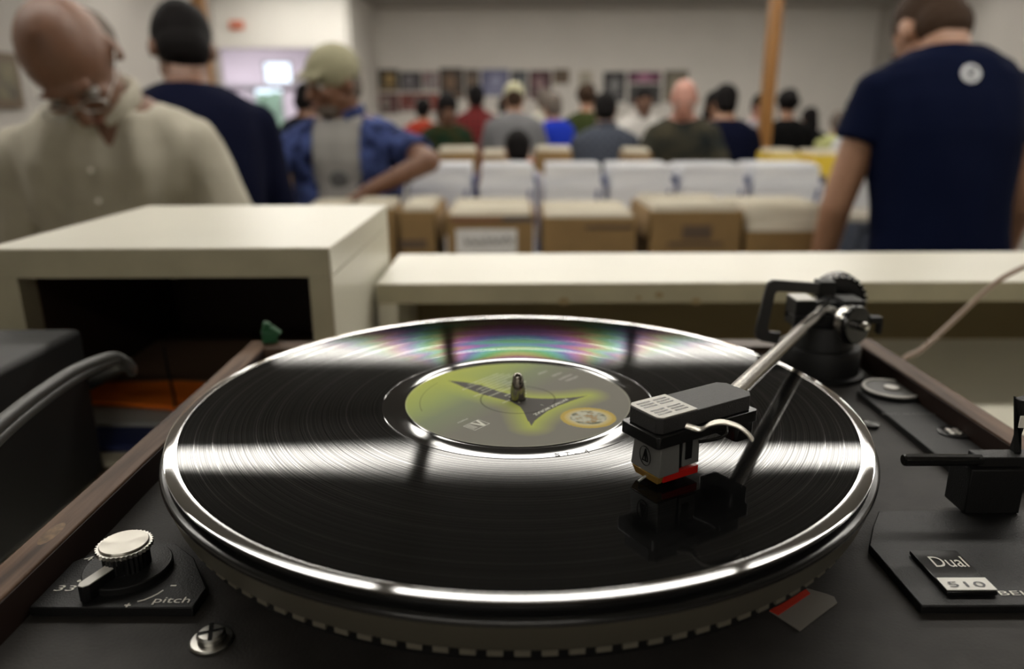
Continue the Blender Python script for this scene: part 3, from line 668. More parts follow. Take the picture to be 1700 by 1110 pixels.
# anti-skate dial
p = PZ(1479, 651, PLZ); p.z = PLZ + .0001
ak = empty('anti_skate_dial'); ak.parent = tt; ak.location = p - Vector((.033, .30, CT))
MB().cone(p, p + Vector((0, 0, .0020)), .0162, .0162, 90, serr=.03).build('dial_edge', BLACKP, ak, smooth=20)
MB().lathe([(.0141, .0021), (.0160, .0021), (.0158, .0030), (.0143, .0030)], p, 64, closed=True).build('dial_ring', SATIN, ak)
MB().lathe([(.0001, .0021), (.0140, .0021), (.0140, .0024), (.0001, .0024)], p, 64).build('dial_face', mat('dark_dial_face', (.07, .068, .06), .45), ak)
MB().lathe([(.0001, .0025), (.0042, .0025), (.0040, .0036), (.0001, .0040)], p, 40).build('dial_hub', SATIN, ak)
a_ = PZ(1464, 688, PLZ + .0001); b_ = PZ(1552, 686, PLZ + .0001)
text('lettering', 'ANTI SKATING', mat('faint_print', (.12, .12, .11), .5), tt, a_, (1, 0, 0), (0, 1, 0), .0017, (b_ - a_).length, ext=.0001)
# recessed screw with four pale quadrants
p = PZ(1583, 718, PLZ); p.z = PLZ + .0001
MB().lathe([(.0001, 0), (.0076, 0), (.0076, .0006), (.0001, .0006)], p, 40).build('screw_well', BLACKG, tt)
b = MB()
for k in range(4):
    a_ = PI / 4 + k * PI / 2; b.lathe([(.0001, .0007), (.0017, .0007), (.0015, .0012), (.0001, .0014)], p + Vector((.0026 * math.cos(a_), .0026 * math.sin(a_), 0)), 16)
b.build('cross_screw', SILVER, tt)
p = PZ(1445, 708, DZ); MB().lathe([(.0001, .0001), (.0042, .0001), (.0042, .0018), (.0001, .0024)], p, 32).build('plug', BLACKG, tt)

# ------------------------------------------------------------ cueing block and lever
cz = PLZ - .0002
A_, B_ = P2(1600, 853, cz), P2(1692, 853, cz)
ar = empty('cue_block'); ar.parent = tt; ar.location = Vector(((A_[0] + B_[0]) / 2, A_[1] + .008, cz)) - Vector((.033, .30, CT))
zt = PY(1620, 752, A_[1] + .003).z
MB().bb(A_[0], B_[0], A_[1], A_[1] + .015, cz, zt - .006).build('block', BLACKP, ar, bevel=.0006)
MB().bb(A_[0] + .0035, B_[0] + .004, A_[1] + .002, A_[1] + .010, zt - .0059, zt - .0015).build('block_cap', BLACKP, ar, bevel=.0005)
l0, l1 = PY(1499, 763, A_[1] + .004), PY(1628, 763, A_[1] + .004)
MB().tube([l0, l0 + Vector((.0006, 0, 0)), l1], [.0021, .0026, .0024], 10).build('cue_lever', BLACKG, ar, smooth=30)
MB().tube([l1, l1 + Vector((.014, .004, .0005))], .0014, 10).build('chrome_pin', SILVER, ar)
h0, h1 = PY(1683, 765, A_[1] + .008), PY(1698, 665, A_[1] + .008)
b = MB(); dz = h1 - h0
b.tube([h0, h1, h1 + Vector((.010, 0, .002))], .0034, 4, flat=.8); b.build('arm_rest_post', BLACKP, ar, smooth=0, bevel=.0004)
p = PY(1698, 700, A_[1] + .004); MB().box(p, (.0026, .0006, .0050)).build('post_window', PRINT, ar)

# ------------------------------------------------------------ tonearm
PV = PY(1366, 513, .462)           # tube end at the pivot
S_ = PZ(1052, 806, RZ)             # stylus tip
bc = Vector((PY(1357, 600, .462).x, .462, DZ))
tb_ = empty('tonearm_base'); tb_.parent = tt; tb_.location = bc - Vector((.033, .30, CT))
zb1 = PY(1357, 590, .437).z
MB().lathe([(.0001, 0), (.0285, 0), (.0285, .003), (.0252, .0035), (.0250, zb1 - DZ - .001), (.0243, zb1 - DZ), (.0001, zb1 - DZ)], bc, 64).build('base_cylinder', BLACKP, tb_)
z2 = zb1 + .0001; z3 = PY(1357, 545, .45).z
MB().lathe([(.0001, 0), (.0205, 0), (.0195, .004), (.0160, z3 - z2), (.0001, z3 - z2)], (bc.x, bc.y, z2), 48).build('pillar', BLACKP, tb_)
z4 = PY(1357, 528, .447).z
b = MB()
b.bb(bc.x - .0215, bc.x - .009, .452, .470, z4, z4 + .0095); b.bb(bc.x + .009, bc.x + .0215, .452, .470, z4, z4 + .0095)
b.bb(bc.x - .0215, bc.x + .0215, .4625, .470, z4 - .004, z4 + .006); b.bb(bc.x - .0215, bc.x + .0215, .452, .470, z3, z4 - .0001)
b.build('gimbal_yoke', BLACKP, tb_, bevel=.0006)
MB().bb(bc.x - .0213, bc.x - .0092, .4523, .4697, z4 + .0096, z4 + .0102).build('yoke_highlight', SATIN, tb_)  # thin grey plate standing in for a highlight on the yoke
# loop shaped guard
Yg = .448
outer = [(1283, 464), (1382, 471), (1380, 492), (1335, 485), (1290, 483), (1286, 487), (1274, 545), (1277, 550), (1296, 551), (1290, 570), (1264, 566), (1254, 560), (1253, 548), (1271, 476), (1275, 468)]
pts = [PY(x, y, Yg) for x, y in outer]
Mx = Matrix(((1, 0, 0, 0), (0, 0, 1, Yg), (0, 1, 0, 0), (0, 0, 0, 1)))
MB().prism([(p.x, p.z) for p in pts], -.0015, .0015, M=Mx).build('guard_loop', mat('grey_black_metal', (.045, .044, .042), .42, .3), tb_, bevel=.0004)
b = MB(); p = PY(1372, 478, Yg); b.box(p + Vector((0, .003, 0)), (.010, .010, .0085)); b.build('guard_clamp', BLACKP, tb_, bevel=.0005)
ax = (S_ - Vector((PV.x, PV.y, S_.z))).normalized()   # from pivot towards head in plan
# counterweight with scale ring
cwc = PY(1392, 492, .492)
MB().lathe([(.0001, -.011), (.0140, -.011), (.0155, -.010), (.0155, .006), (.0161, .0065), (.0161, .0095), (.0146, .010), (.0138, .0085), (.0001, .0085)], cwc, 64, axis=(-.28, -1, .05)).build('counterweight', BLACKG, tb_)
b = MB(); q3 = Vector((-.28, -1, .05)).to_track_quat('Z', 'Y').to_matrix()
for i in range(24):
    a_ = 2 * PI * i / 24; b.ell(cwc + q3 @ Vector((.0153 * math.cos(a_), .0153 * math.sin(a_), .0100)), (.0007, .0007, .0007), n=8)
b.build('scale_marks', PRINT, tb_)
# side force dial
sc = PY(1420, 539, .447); axd = Vector((.45, -.86, .10)).normalized()
MB().lathe([(.0001, -.0070), (.0112, -.0070), (.0119, -.0062), (.0119, -.0012), (.0001, -.0012)], sc, 64, axis=axd).build('force_dial_ring', SILVER, tb_)
MB().lathe([(.0001, -.0011), (.0121, -.0011), (.0121, .0012), (.0112, .0024), (.0001, .0026)], sc, 64, axis=axd).build('force_dial', BLACKG, tb_)
MB().lathe([(.0001, .0027), (.0030, .0027), (.0030, .0060), (.0022, .0085), (.0001, .0092)], sc, 24, axis=axd).build('dial_pin', CHROME, tb_)
p = PY(1452, 530, .452); MB().box(p, (.008, .006, .004)).box(p + Vector((.003, 0, -.005)), (.0022, .006, .008)).build('dial_bracket', BLACKP, tb_, bevel=.0004)
p = PY(1385, 515, .455)
MB().tube([bc + Vector((.0, -.008, z4 - DZ + .004)), p, sc - axd * .006], .0022, 12).build('cross_shaft', SATIN, tb_)

# head geometry: u points back along the head, v to its right
u = Vector((math.cos(math.radians(31.5)), math.sin(math.radians(31.5)), 0)); v = Vector((math.sin(math.radians(31.5)), -math.cos(math.radians(31.5)), 0))
ZT = RZ + .0278
F0 = PZ(1041, 671, ZT)            # front left corner of the head top
O = Vector((F0.x, F0.y, RZ)) + v * .0085
HM = Matrix(((u.x, v.x, 0, O.x), (u.y, v.y, 0, O.y), (0, 0, 1, RZ), (0, 0, 0, 1)))
BR = PZ(1254, 653, ZT); HL = (BR - F0).dot(u); print('head length', HL)
def hp(x0, x1, y0, y1, z0, z1, ch=0, chb=0):
    pl_ = []
    c1 = ch or 1e-4; c2 = chb or 1e-4
    pl_ = [(x0 + c1, y0), (x1 - c2, y0), (x1, y0 + c2), (x1, y1 - c2), (x1 - c2, y1), (x0 + c1, y1), (x0, y1 - c1), (x0, y0 + c1)]
    return MB().prism(pl_, z0, z1, M=HM)
ta = MB()
h_end = HM @ Vector((HL - .0047, 0, .0238))
tube_dir = (PV - h_end).normalized()
ta = ta.tube([h_end - tube_dir * .004, h_end, PV + tube_dir * .004], .0035, 28).build('tonearm_tube', mat('brushed_steel_tube', (.44, .42, .385), .17, 1, bump=.1, bump_scale=900, stretch=(1, 1, 1)), tt, smooth=60)
MB().cone(PV - tube_dir * .002, PV + tube_dir * .022, .0055, .0060, 24).build('bearing_sleeve', BLACKG, ta)
MB().cone(PV + tube_dir * .022, PV + tube_dir * .05, .0032, .0032, 20).build('rear_shaft', SATIN, ta)
HSM = mat('headshell_plastic', (.017, .016, .016), .5, bump=.35, bump_scale=2500)
hp(0, HL, -.0085, .0085, .0220, .0277, .0018, .0028).build('headshell', HSM, ta, bevel=.0003)
hp(-.0015, HL + .0008, -.0100, .0100, .0174, .0219, .001, .001).build('headshell_carrier', BLACKG, ta, bevel=.0003)
hp(HL - .009, HL + .0003, -.0082, .0090, .0105, .0173, .001, .001).build('headshell_tail', BLACKG, ta, bevel=.0003)
# silver grille plate with slots
x0, x1, y0, y1 = .0002, .0178, -.0083, .0083; z0, z1 = .0278, .0282
slots = []
for gx in ((.0022, .0082), (.0098, .0158)):
    for gy in (-.0062, .0012):
        for k in range(3): slots.append((gx[0], gx[1], gy + k * .0019, gy + k * .0019 + .0009))
b = hp(x0, x1, y0, y1, z0, z1, .0016, .0001); b.build('slotted_plate', mat('satin_silver_plate', (.38, .37, .34), .45, .5), ta)
b = MB()
for s in slots: b.box(((s[0] + s[1]) / 2, (s[2] + s[3]) / 2, z1 + .00004), (s[1] - s[0], s[3] - s[2], .00008), M=HM)
b.build('plate_slots', BLACKG, ta)
# cartridge
CG = mat('cartridge_grey', (.17, .17, .163), .4, .35, bump=.15, bump_scale=3000)
def frus(x0, x1, y0, y1, z0, z1, gx, gy):
    return MB().add([(x0 + gx, y0 + gy, z0), (x1, y0 + gy, z0), (x1, y1 - gy, z0), (x0 + gx, y1 - gy, z0), (x0, y0, z1), (x1, y0, z1), (x1, y1, z1), (x0, y1, z1)],
                    [(3, 2, 1, 0), (4, 5, 6, 7), (0, 1, 5, 4), (1, 2, 6, 5), (2, 3, 7, 6), (3, 0, 4, 7)], HM)
frus(.0030, .0115, -.0070, .0070, .0050, .0173, -.0009, -.0006).build('cartridge', CG, ta, bevel=.0003)
frus(.0116, .0135, -.0064, .0064, .0058, .0173, 0, 0).build('cartridge_gap', BLACKG, ta)
frus(.0136, .0215, -.0068, .0068, .0062, .0173, 0, -.0002).build('cartridge_rear', CG, ta, bevel=.0003)
MB().box((.0160, .00705, .0130), (.0030, .0006, .0080), M=HM).build('rear_slot', BLACKG, ta)
RED = mat('red_stylus_guard', (.42, .012, .008), .25); AMB = mat('amber_clear_plastic', (.42, .26, .06), .15, trans=.45)
MB().prism([(.0050, -.0066), (.0215, -.0070), (.0215, .0070), (.0050, .0066)], .0020, .0051, M=HM).build('stylus_holder', RED, ta, bevel=.0002)
frus(.0020, .0050, -.0070, .0070, .0016, .0049, .0010, .0012).build('stylus_guard', AMB, ta, bevel=.0003)
MB().tube([HM @ Vector((.006, 0, .0035)), HM @ Vector((.0015, 0, .0022)), HM @ Vector((-.0005, 0, .0014))], .00045, 8).build('cantilever', SATIN, ta)
MB().cone(HM @ Vector((-.0002, 0, .0016)), HM @ Vector((-.0002, 0, .0001)), .0005, .00012, 10).build('stylus', BLACKG, ta)
# front logo: circle with a tall open triangle
FM = HM @ Matrix.Translation((.00245, 0, .0108)) @ Matrix(((0, 0, -1, 0), (1, 0, 0, 0), (0, 1.32, 0, 0), (0, 0, 0, 1)))
# the front face leans outward towards its foot
FM = FM @ Matrix.Rotation(math.atan2(.0008, .0105), 4, 'X')
b = MB(); R_ = .0028
b.lathe([(R_ - .00007, .0003), (R_ + .00007, .0003), (R_ + .00007, .0006), (R_ - .00007, .0006)], (0, 0, 0), 40, closed=True, M=FM)
def bar2(a_, c_, wd=.00012):
    d_ = Vector((c_[0] - a_[0], c_[1] - a_[1], 0)); ang = math.atan2(d_.y, d_.x)
    b.box(((a_[0] + c_[0]) / 2, (a_[1] + c_[1]) / 2, .0003), (d_.length, wd, .0006), Matrix.Rotation(ang, 3, 'Z'), M=FM)
bar2((-.0015, -.0015), (.0001, .0021)); bar2((.0013, -.0015), (.0001, .0021)); bar2((-.0015, -.0015), (.0013, -.0015)); bar2((.0002, -.0015), (-.0004, .0009))
b.build('cartridge_emblem', BLACKG, ta)
# finger lift
fl_ = [HM @ Vector(p) for p in ((.012, .0095, .0165), (.015, .0105, .0164), (.018, .0125, .0172), (.020, .0165, .0178), (.0205, .0215, .0172), (.0200, .026, .0152), (.0185, .0305, .0118))]
fl_ = [PY(1139, 706, .239), PY(1163, 712, .237), PY(1180, 703, .2355), PY(1200, 700, .2345), PY(1225, 707, .234), PY(1240, 718, .2335), PY(1249, 729, .233)]
MB().tube(spl(fl_, 5), [.0021] * 31, 10, flat=.28).build('finger_lift', mat('silver_finger_lift', (.60, .57, .50), .35, .7), ta, smooth=50)
MB().tube(spl([PY(1160, 733, .246), PY(1190, 728, .244), PY(1205, 720, .244), PY(1206, 708, .247)], 6), .0006, 8).build('lead_wire', BLACKG, ta)

# ------------------------------------------------------------ things on the deck
tp = thing('tape_strip', 'translucent strip with a red end stuck on the deck under the platter edge', 'tape', PZ(1333, 1010, DZ))
TP = [PZ(*q, DZ + .0008) for q in ((1277, 1013), (1300, 1000), (1340, 976), (1372, 985), (1385, 990), (1390, 1000), (1360, 1022), (1328, 1046))]
def sheetpoly(P, z0, z1): return MB().prism([(q.x, q.y) for q in P], z0, z1)
sheetpoly(TP, DZ + .0004, DZ + .0008).build('clear_strip', mat('cloudy_film', (.17, .155, .135), .35), tp)
RP = [PZ(*q, DZ + .001) for q in ((1277, 1013), (1300, 999), (1338, 978), (1345, 985), (1292, 1021))]
sheetpoly(RP, DZ + .0009, DZ + .0012).build('red_end', mat('red_film', (.42, .035, .02), .4), tp)
gc = PY(448, 559, .487)
b = MB(); b.box((gc.x, gc.y, WZ + .004), (.010, .008, .008), (0, 0, .3)); b.box((gc.x - .002, gc.y, WZ + .010), (.005, .006, .008), (0, .3, .3)); b.box((gc.x + .003, gc.y, WZ + .007), (.008, .006, .006), (0, .7, .1))
tag(b.build('green_clip', mat('dark_green_plastic', (.015, .095, .035), .5), bevel=.001), 'small dark green clip on the rear left corner of the turntable', 'clip')
# ------------------------------------------------------------ people
def clothmat(name, col, col2=None, scale=25, rough=.85, plaid=None):
    m = mat(name, col, rough, col2=col2, noise_scale=scale, spec=.05, bump=.3, bump_scale=60)
    if plaid:
        nt = m.node_tree; L = nt.links.new; b = nt.nodes['Principled BSDF']; tc = nt.nodes.new('ShaderNodeTexCoord')
        src = b.inputs['Base Color'].links[0].from_socket if b.inputs['Base Color'].links else None
        mx = nt.nodes.new('ShaderNodeMix'); mx.data_type = 'RGBA'; mx.inputs[7].default_value = (*plaid, 1)
        if src: L(src, mx.inputs[6])
        else: mx.inputs[6].default_value = (*col, 1)
        w = []
        for ax in 'XZ':
            wv = nt.nodes.new('ShaderNodeTexWave'); wv.bands_direction = ax; wv.inputs['Scale'].default_value = 6; L(tc.outputs['Object'], wv.inputs[0]); w.append(wv)
        mm = nt.nodes.new('ShaderNodeMath'); mm.operation = 'MULTIPLY'; L(w[0].outputs['Fac'], mm.inputs[0]); L(w[1].outputs['Fac'], mm.inputs[1])
        L(mm.outputs[0], mx.inputs[0]); L(mx.outputs[2], b.inputs['Base Color'])
    return m
def union(mb, name, m, parent, vox, sm=6, wrinkle=0, seed=0, cut=None, smooth=60):
    bmesh.ops.recalc_face_normals(mb.bm, faces=mb.bm.faces)
    o = mb.build(name, m, parent, smooth=0, world=False)
    r = o.modifiers.new('r', 'REMESH'); r.mode = 'VOXEL'; r.voxel_size = vox; r.use_smooth_shade = True
    s = o.modifiers.new('s', 'SMOOTH'); s.factor = .5; s.iterations = sm
    PENDING.append((o, m, wrinkle, seed, cut)); return o
PENDING = []
def finish_meshes():
    dg = bpy.context.evaluated_depsgraph_get()
    new = [bpy.data.meshes.new_from_object(q[0].evaluated_get(dg)) for q in PENDING]
    for (o, m, wrinkle, seed, cut), me in zip(PENDING, new):
        o.modifiers.clear(); o.data = me
        if wrinkle:
            vs = [(v.co.copy(), v.normal.copy()) for v in me.vertices]; flat = []
            for c_, n_v in vs:
                n = .8 * noise.noise(c_ * 8 + Vector((seed, 0, 0))) + 1.1 * noise.noise(Vector((c_.x * 19, c_.y * 19, c_.z * 6 + seed)))
                flat.extend(c_ + n_v * (n * wrinkle))
            me.vertices.foreach_set('co', flat); me.update()
        if o.name.startswith('shoe'):
            for v in me.vertices: v.co.z = max(v.co.z, .002)
        if cut:
            bm = bmesh.new(); bm.from_mesh(me); bmesh.ops.delete(bm, geom=[f for f in bm.faces if cut(f.calc_center_median())], context='FACES'); bm.to_mesh(me); bm.free()
        me.polygons.foreach_set('use_smooth', [True] * len(me.polygons))
        if not me.materials: me.materials.append(m)
def RX(a): return Matrix.Rotation(a, 3, 'X')
def person(name, label, loc, rz, H=1.75, lean=0., twist=0., head_pitch=0., head_yaw=0., head_roll=0., arms=None, skin=None, hair=None, hair_kind='short', shirt=None, sleeve='short', tee=None, trousers=None, vox=.012, width=1., cap=None, glasses=False, beard=None, hem=.86, belly=0., group=None, wr=.004, knee=0., collar=True, drop=0., slv=.20):
    """local frame: the figure faces -Y, its own left arm is at +X; returns the root Empty"""
    s = H / 1.735; skin = skin or SKIN; trousers = trousers or DENIM
    t = tag(empty(name, loc, rz), label, 'person', group)
    V = Vector
    # spine: profile height -> point and frame, bending forward by `lean`
    zs = [.90, .98, 1.05, 1.12, 1.20, 1.28, 1.36, 1.42, 1.46, 1.50, 1.54, 1.575]
    fr = {}; p = V((0, 0, .90 * s)); zp = .90
    for z in zs:
        k = min(1, max(0, (z - .90) / .35)); a = lean * (.35 + .65 * k)
        tw = twist * k
        R = Matrix.Rotation(tw, 3, 'Z') @ RX(a); p = p + R @ V((0, 0, (z - zp) * s)); zp = z; fr[z] = (p.copy(), R)
    def at(z, x, y):
        c, R = fr[z]; return c + R @ V((x * s, y * s, 0))
    def ring(z, rx, ry, dy=0, g=0):
        c, R = fr[z]; return (c + R @ V((0, dy * s, 0)), R @ V(((rx * width + g) * s, 0, 0)), R @ V((0, (ry + g) * s, 0)))
    prof = [(.90, .165, .115, 0), (.98, .158, .112 + belly * .5, -belly * .4), (1.05, .150, .108 + belly, -belly * .8), (1.12, .150, .108 + belly, -belly), (1.20, .160, .112 + belly * .6, -belly * .5), (1.28, .172, .118, 0), (1.36, .182, .115, 0), (1.42, .176, .100, .005), (1.46, .150, .080, .008), (1.50, .092, .064, .008)]
    # arms
    A = {}
    for sd, key in ((1, 'L'), (-1, 'R')):
        sh = at(1.42, sd * .165 * width, .005); sh = sh - fr[1.42][1] @ V((0, 0, .022 * s))
        spec = (arms or {}).get(key) or (V((sd * .25, -.1, -1)), V((sd * .05, -.45, -1)))
        u = (fr[1.42][1] @ V(spec[0]).normalized()) if len(spec) > 2 else V(spec[0]).normalized(); f = V(spec[1]).normalized()
        el = sh + u * .29 * s; wr_ = el + f * .25 * s; A[key] = (sh, el, wr_, u, f, sd)
    hipz = .88 * s; legs = []
    for sd in (1, -1): legs.append((V((sd * .085 * s, 0, hipz)), V((sd * .10 * s, -.02 * s - knee, .48 * s)), V((sd * .11 * s, .015 * s, .085 * s)), sd))
    # body
    b = MB(); b.loft([ring(z, rx, ry, dy) for z, rx, ry, dy in prof])
    nk = [ring(1.46, .075, .066, .010), ring(1.50, .060, .062, .006), ring(1.54, .058, .062, -.006), ring(1.575, .058, .062, -.014)]
    b.loft(nk)
    hc, hR0 = fr[1.575]; hR = hR0 @ Matrix.Rotation(head_yaw, 3, 'Z') @ Matrix.Rotation(head_roll, 3, 'Y') @ RX(head_pitch)
    HC = hc + hR @ V((0, -.018 * s, .046 * s)) - V((0, 0, drop)); HMx = Matrix.Translation(HC) @ hR.to_4x4() @ Matrix.Scale(s, 4)
    b.ell((0, .012, .022), (.077, .096, .092), n=20, M=HMx)
    b.ell((0, -.020, -.030), (.062, .072, .082), n=18, M=HMx)
    b.ell((0, -.045, -.088), (.036, .036, .026), n=14, M=HMx)
    b.capsule(HMx @ V((0, -.090, .012)), HMx @ V((0, -.110, -.026)), .0085 * s, .0145 * s, 10)
    b.ell((0, -.083, .030), (.052, .014, .011), n=12, M=HMx)
    b.ell((0, -.088, -.058), (.024, .010, .011), n=12, M=HMx)
    for sd in (1, -1):
        b.ell((sd * .079, .012, -.008), (.010, .019, .032), n=12, M=HMx)
        b.ell((sd * .040, -.072, -.018), (.022, .018, .018), n=10, M=HMx)
    for k in 'LR':
        sh, el, wv, u, f, sd = A[k]
        b.capsule(sh, el, .050 * s, .040 * s); b.capsule(el, wv, .040 * s, .027 * s)
        # hand
        side = f.cross(V((0, 0, 1)))
        side = side.normalized() if side.length > .1 else V((sd, 0, 0))
        nrm_ = side.cross(f).normalized()
        hm = Matrix(((side.x, nrm_.x, f.x, wv.x), (side.y, nrm_.y, f.y, wv.y), (side.z, nrm_.z, f.z, wv.z), (0, 0, 0, 1))) @ Matrix.Scale(s, 4)
        b.ell((0, 0, .045), (.040, .017, .055), n=14, M=hm)
        for i, (x, ln_) in enumerate(((-.030, .064), (-.010, .074), (.010, .070), (.030, .054))):
            q0 = hm @ V((x, 0, .082)); q1 = hm @ V((x * 1.15, -.012, .082 + ln_ * .5)); q2 = hm @ V((x * 1.2, -.040, .082 + ln_ * .85))
            b.capsule(q0, q1, .0095 * s, .0088 * s, 8); b.capsule(q1, q2, .0088 * s, .0075 * s, 8)
        tx = -1 if side.x * sd > 0 else 1
        b.capsule(hm @ V((tx * .030, -.002, .025)), hm @ V((tx * .056, -.014, .060)), .012 * s, .010 * s, 8); b.capsule(hm @ V((tx * .056, -.014, .060)), hm @ V((tx * .058, -.030, .085)), .010 * s, .008 * s, 8)
    for hp_, kn_, an, sd in legs:
        b.capsule(hp_, kn_, .085 * s, .055 * s); b.capsule(kn_, an, .055 * s, .038 * s)
        b.capsule(an - V((0, -.01, .03 * s)), an + V((sd * .02, -.16 * s, -.05 * s)), .034 * s, .026 * s)
    body = union(b, 'body', skin, t, vox, 5)
    # clothes
    if shirt:
        c = MB(); g = .016 if not tee else .024
        pr = [ring(z, rx, ry, dy, g) for z, rx, ry, dy in prof[:-1]]
        c0, a0, b0 = pr[0]; pr = [(c0 - V((0, 0, (.90 - hem) * s)), a0 * 1.04, b0 * 1.06)] + pr
        c.loft(pr + [ring(1.50, .088, .066, .008, .006)])
        for k in 'LR':
            sh, el, wv, u, f, sd = A[k]
            if sleeve == 'long': c.capsule(sh, el, .062 * s, .054 * s); c.capsule(el, wv - f * .012, .054 * s, .036 * s)
            else: c.cone(sh - u * .02, sh + u * slv * s, .060 * s, .066 * s, 20); c.ell(sh, (.061 * s,) * 3)
        if tee:
            c2 = MB(); pr2 = [ring(z, rx, ry, dy, .012) for z, rx, ry, dy in prof[:-1]]
            c2.loft([(pr2[0][0] - V((0, 0, .04)), pr2[0][1], pr2[0][2])] + pr2 + [ring(1.50, .084, .064, .008, .002)])
            union(c2, 'tee_shirt', tee, t, vox, 4, .002, 5)
            union(c, 'shirt', shirt, t, vox, 12, wr, 3, cut=lambda p_: abs(p_.x) < .075 * s * (1.2 if p_.z > 1.25 else 1) and (Matrix.Rotation(-twist, 3, 'Z') @ (p_ - fr[1.12][0])).y < -.03 and p_.z < 1.60 * s)
        else: union(c, 'shirt', shirt, t, vox, 14 if vox < .01 else 6, wr, (len(label) * 3) % 7)
        if (sleeve == 'long' or tee) and collar:   # collar
            cc, R = fr[1.50]; col = MB(); pts = []
            for i in range(15):
                a = PI * (-.5 + .12) + (2 * PI - .24 * PI) * i / 14
                pts.append(cc + R @ V((.073 * s * math.cos(a), (.008 + .072 * math.sin(a)) * s, (.012 - .012 * (1 if i in (0, 14) else 0)) * s)))
            col.tube(pts, [.011 * s] * 15, 8, flat=2.0); col.build('collar', shirt, t, smooth=60, world=False)
    c = MB(); c.loft([ring(.90, .165, .115, 0, .012), ring(.98, .155, .11, 0, .012)])
    c.ell((0, 0, .87 * s), (.178 * s * width, .128 * s, .10 * s))
    for hp_, kn_, an, sd in legs: c.capsule(hp_, kn_, .098 * s, .072 * s); c.capsule(kn_, an + V((0, 0, .02)), .072 * s, .062 * s)
    union(c, 'trousers', trousers, t, max(vox, .009), 4, wr, 3)
    for hp_, kn_, an, sd in legs:
        c = MB(); c.capsule(V((an.x, an.y + .02, .045 * s)), V((an.x + sd * .02, an.y - .17 * s, .038 * s)), .045 * s, .036 * s)
        union(c, 'shoe', SHOE, t, .008, 3)
    # hair, cap, glasses
    def hpart(mb, nm, m, cut=None, v_=None): return union(mb, nm, m, t, v_ or vox * .8, 2, .0025, 1, cut=cut)
    inv = HMx.inverted()
    if hair:
        h = MB()
        if hair_kind in ('short', 'crop'):
            g = .010 if hair_kind == 'short' else .004
            h.ell((0, .022, .034), (.077 + g, .092 + g, .088 + g), n=20, M=HMx); h.ell((0, .045, -.02), (.068 + g, .062 + g, .075), n=16, M=HMx)
        elif hair_kind == 'long':
            h.ell((0, .022, .036), (.092, .105, .100), n=20, M=HMx); h.ell((0, .050, -.06), (.088, .072, .13), n=16, M=HMx)
        elif hair_kind == 'fringe':
            h.ell((0, .034, -.006), (.084, .086, .062), n=18, M=HMx)
        if hair_kind == 'curly':
            rnd = random.Random(4); h.ell((0, .022, .036), (.09, .10, .10), n=20, M=HMx)
            for i in range(40):
                a, e = rnd.uniform(-.3, PI + .3), rnd.uniform(-.3, 1.4); h.ell((.088 * math.cos(a) * math.cos(e), .02 + .098 * math.sin(a) * math.cos(e), .036 + .10 * math.sin(e)), (.022,) * 3, n=8, M=HMx)
        hpart(h, 'hair', hair)
    if beard:
        h = MB(); h.ell((0, -.040, -.078), (.050, .052, .042), n=16, M=HMx); hpart(h, 'beard', beard)
    if cap:
        h = MB(); h.ell((0, .012, .045), (.088, .106, .088), n=24, M=HMx)
        for i in range(7):
            q = (i - 3) / 3; h.capsule(HMx @ V((q * .055, -.07, .055)), HMx @ V((q * .060, -.155 + .03 * q * q, .040 - .012 * q * q)), .007 * s, .005 * s, 8)
        hpart(h, 'cap', cap, v_=min(vox, .006))
    for sd in (1, -1):
        e = MB(); e.ell((sd * .033, -.076, .006), (.013, .012, .010), n=12, M=HMx); e.build('eye', EYEW, t, world=False, smooth=60)
        e = MB(); e.ell((sd * .033, -.0870, .006), (.0055, .003, .0055), n=10, M=HMx); e.build('iris', IRIS, t, world=False, smooth=60)
        e = MB(); e.capsule(HMx @ V((sd * .018, -.092, .026)), HMx @ V((sd * .050, -.082, .028)), .0035 * s, .0028 * s, 6); e.build('eyebrow', hair or beard or GREYH, t, world=False, smooth=60)
    e = MB(); e.ell((0, -.0965, -.056), (.022, .004, .004), n=12, M=HMx); e.build('lips', LIP, t, world=False, smooth=60)
    if glasses:
        e = MB()
        for sd in (1, -1):
            pts = [HMx @ V((sd * .033 + .024 * math.cos(a), -.104, .002 + .018 * math.sin(a))) for a in [2 * PI * i / 20 for i in range(20)]]
            e.tube(pts, .0016 * s, 6, closed=True)
            e.tube([HMx @ V((sd * .057, -.103, .004)), HMx @ V((sd * .080, -.06, .006)), HMx @ V((sd * .084, .015, .004))], .0014 * s, 6)
        e.tube([HMx @ V((-.010, -.104, .006)), HMx @ V((0, -.107, .009)), HMx @ V((.010, -.104, .006))], .0014 * s, 6)
        e.build('glasses', SATIN, t, world=False, smooth=60)
    t['_hm'] = 0; del t['_hm']
    return t, HMx, fr, A

R_ = math.radians
# left foreground: bald man reading, cream shirt
cream = clothmat('cream_shirt_cloth', (.40, .375, .31), (.35, .325, .265), 12)
p1, hm1, fr1, A1 = person('person', 'bald man with glasses in a cream long-sleeved shirt bending over at the left',
    (PY(138, 300, 1.56).x, 1.84, 0), R_(5), 1.80, lean=R_(24), head_pitch=R_(34), head_yaw=R_(6), head_roll=R_(-11),
    arms={'L': (Vector((.42, -.15, -1)), Vector((-.2, -.75, -.55))), 'R': (Vector((-.42, -.15, -1)), Vector((.2, -.75, -.55)))},
    skin=SKIN2, hair=GREYH, hair_kind='fringe', shirt=cream, sleeve='long', glasses=True, vox=.006, width=1.0, trousers=KHAKI, wr=.014)
c, R = fr1[1.28]; s = 1.80 / 1.735
e = MB(); Mt = Matrix.Translation(c) @ R.to_4x4()
e.box((.085, -.140, -.02), (.10, .006, .11), M=Mt); e.build('chest_pocket', cream, p1, world=False, bevel=.003)
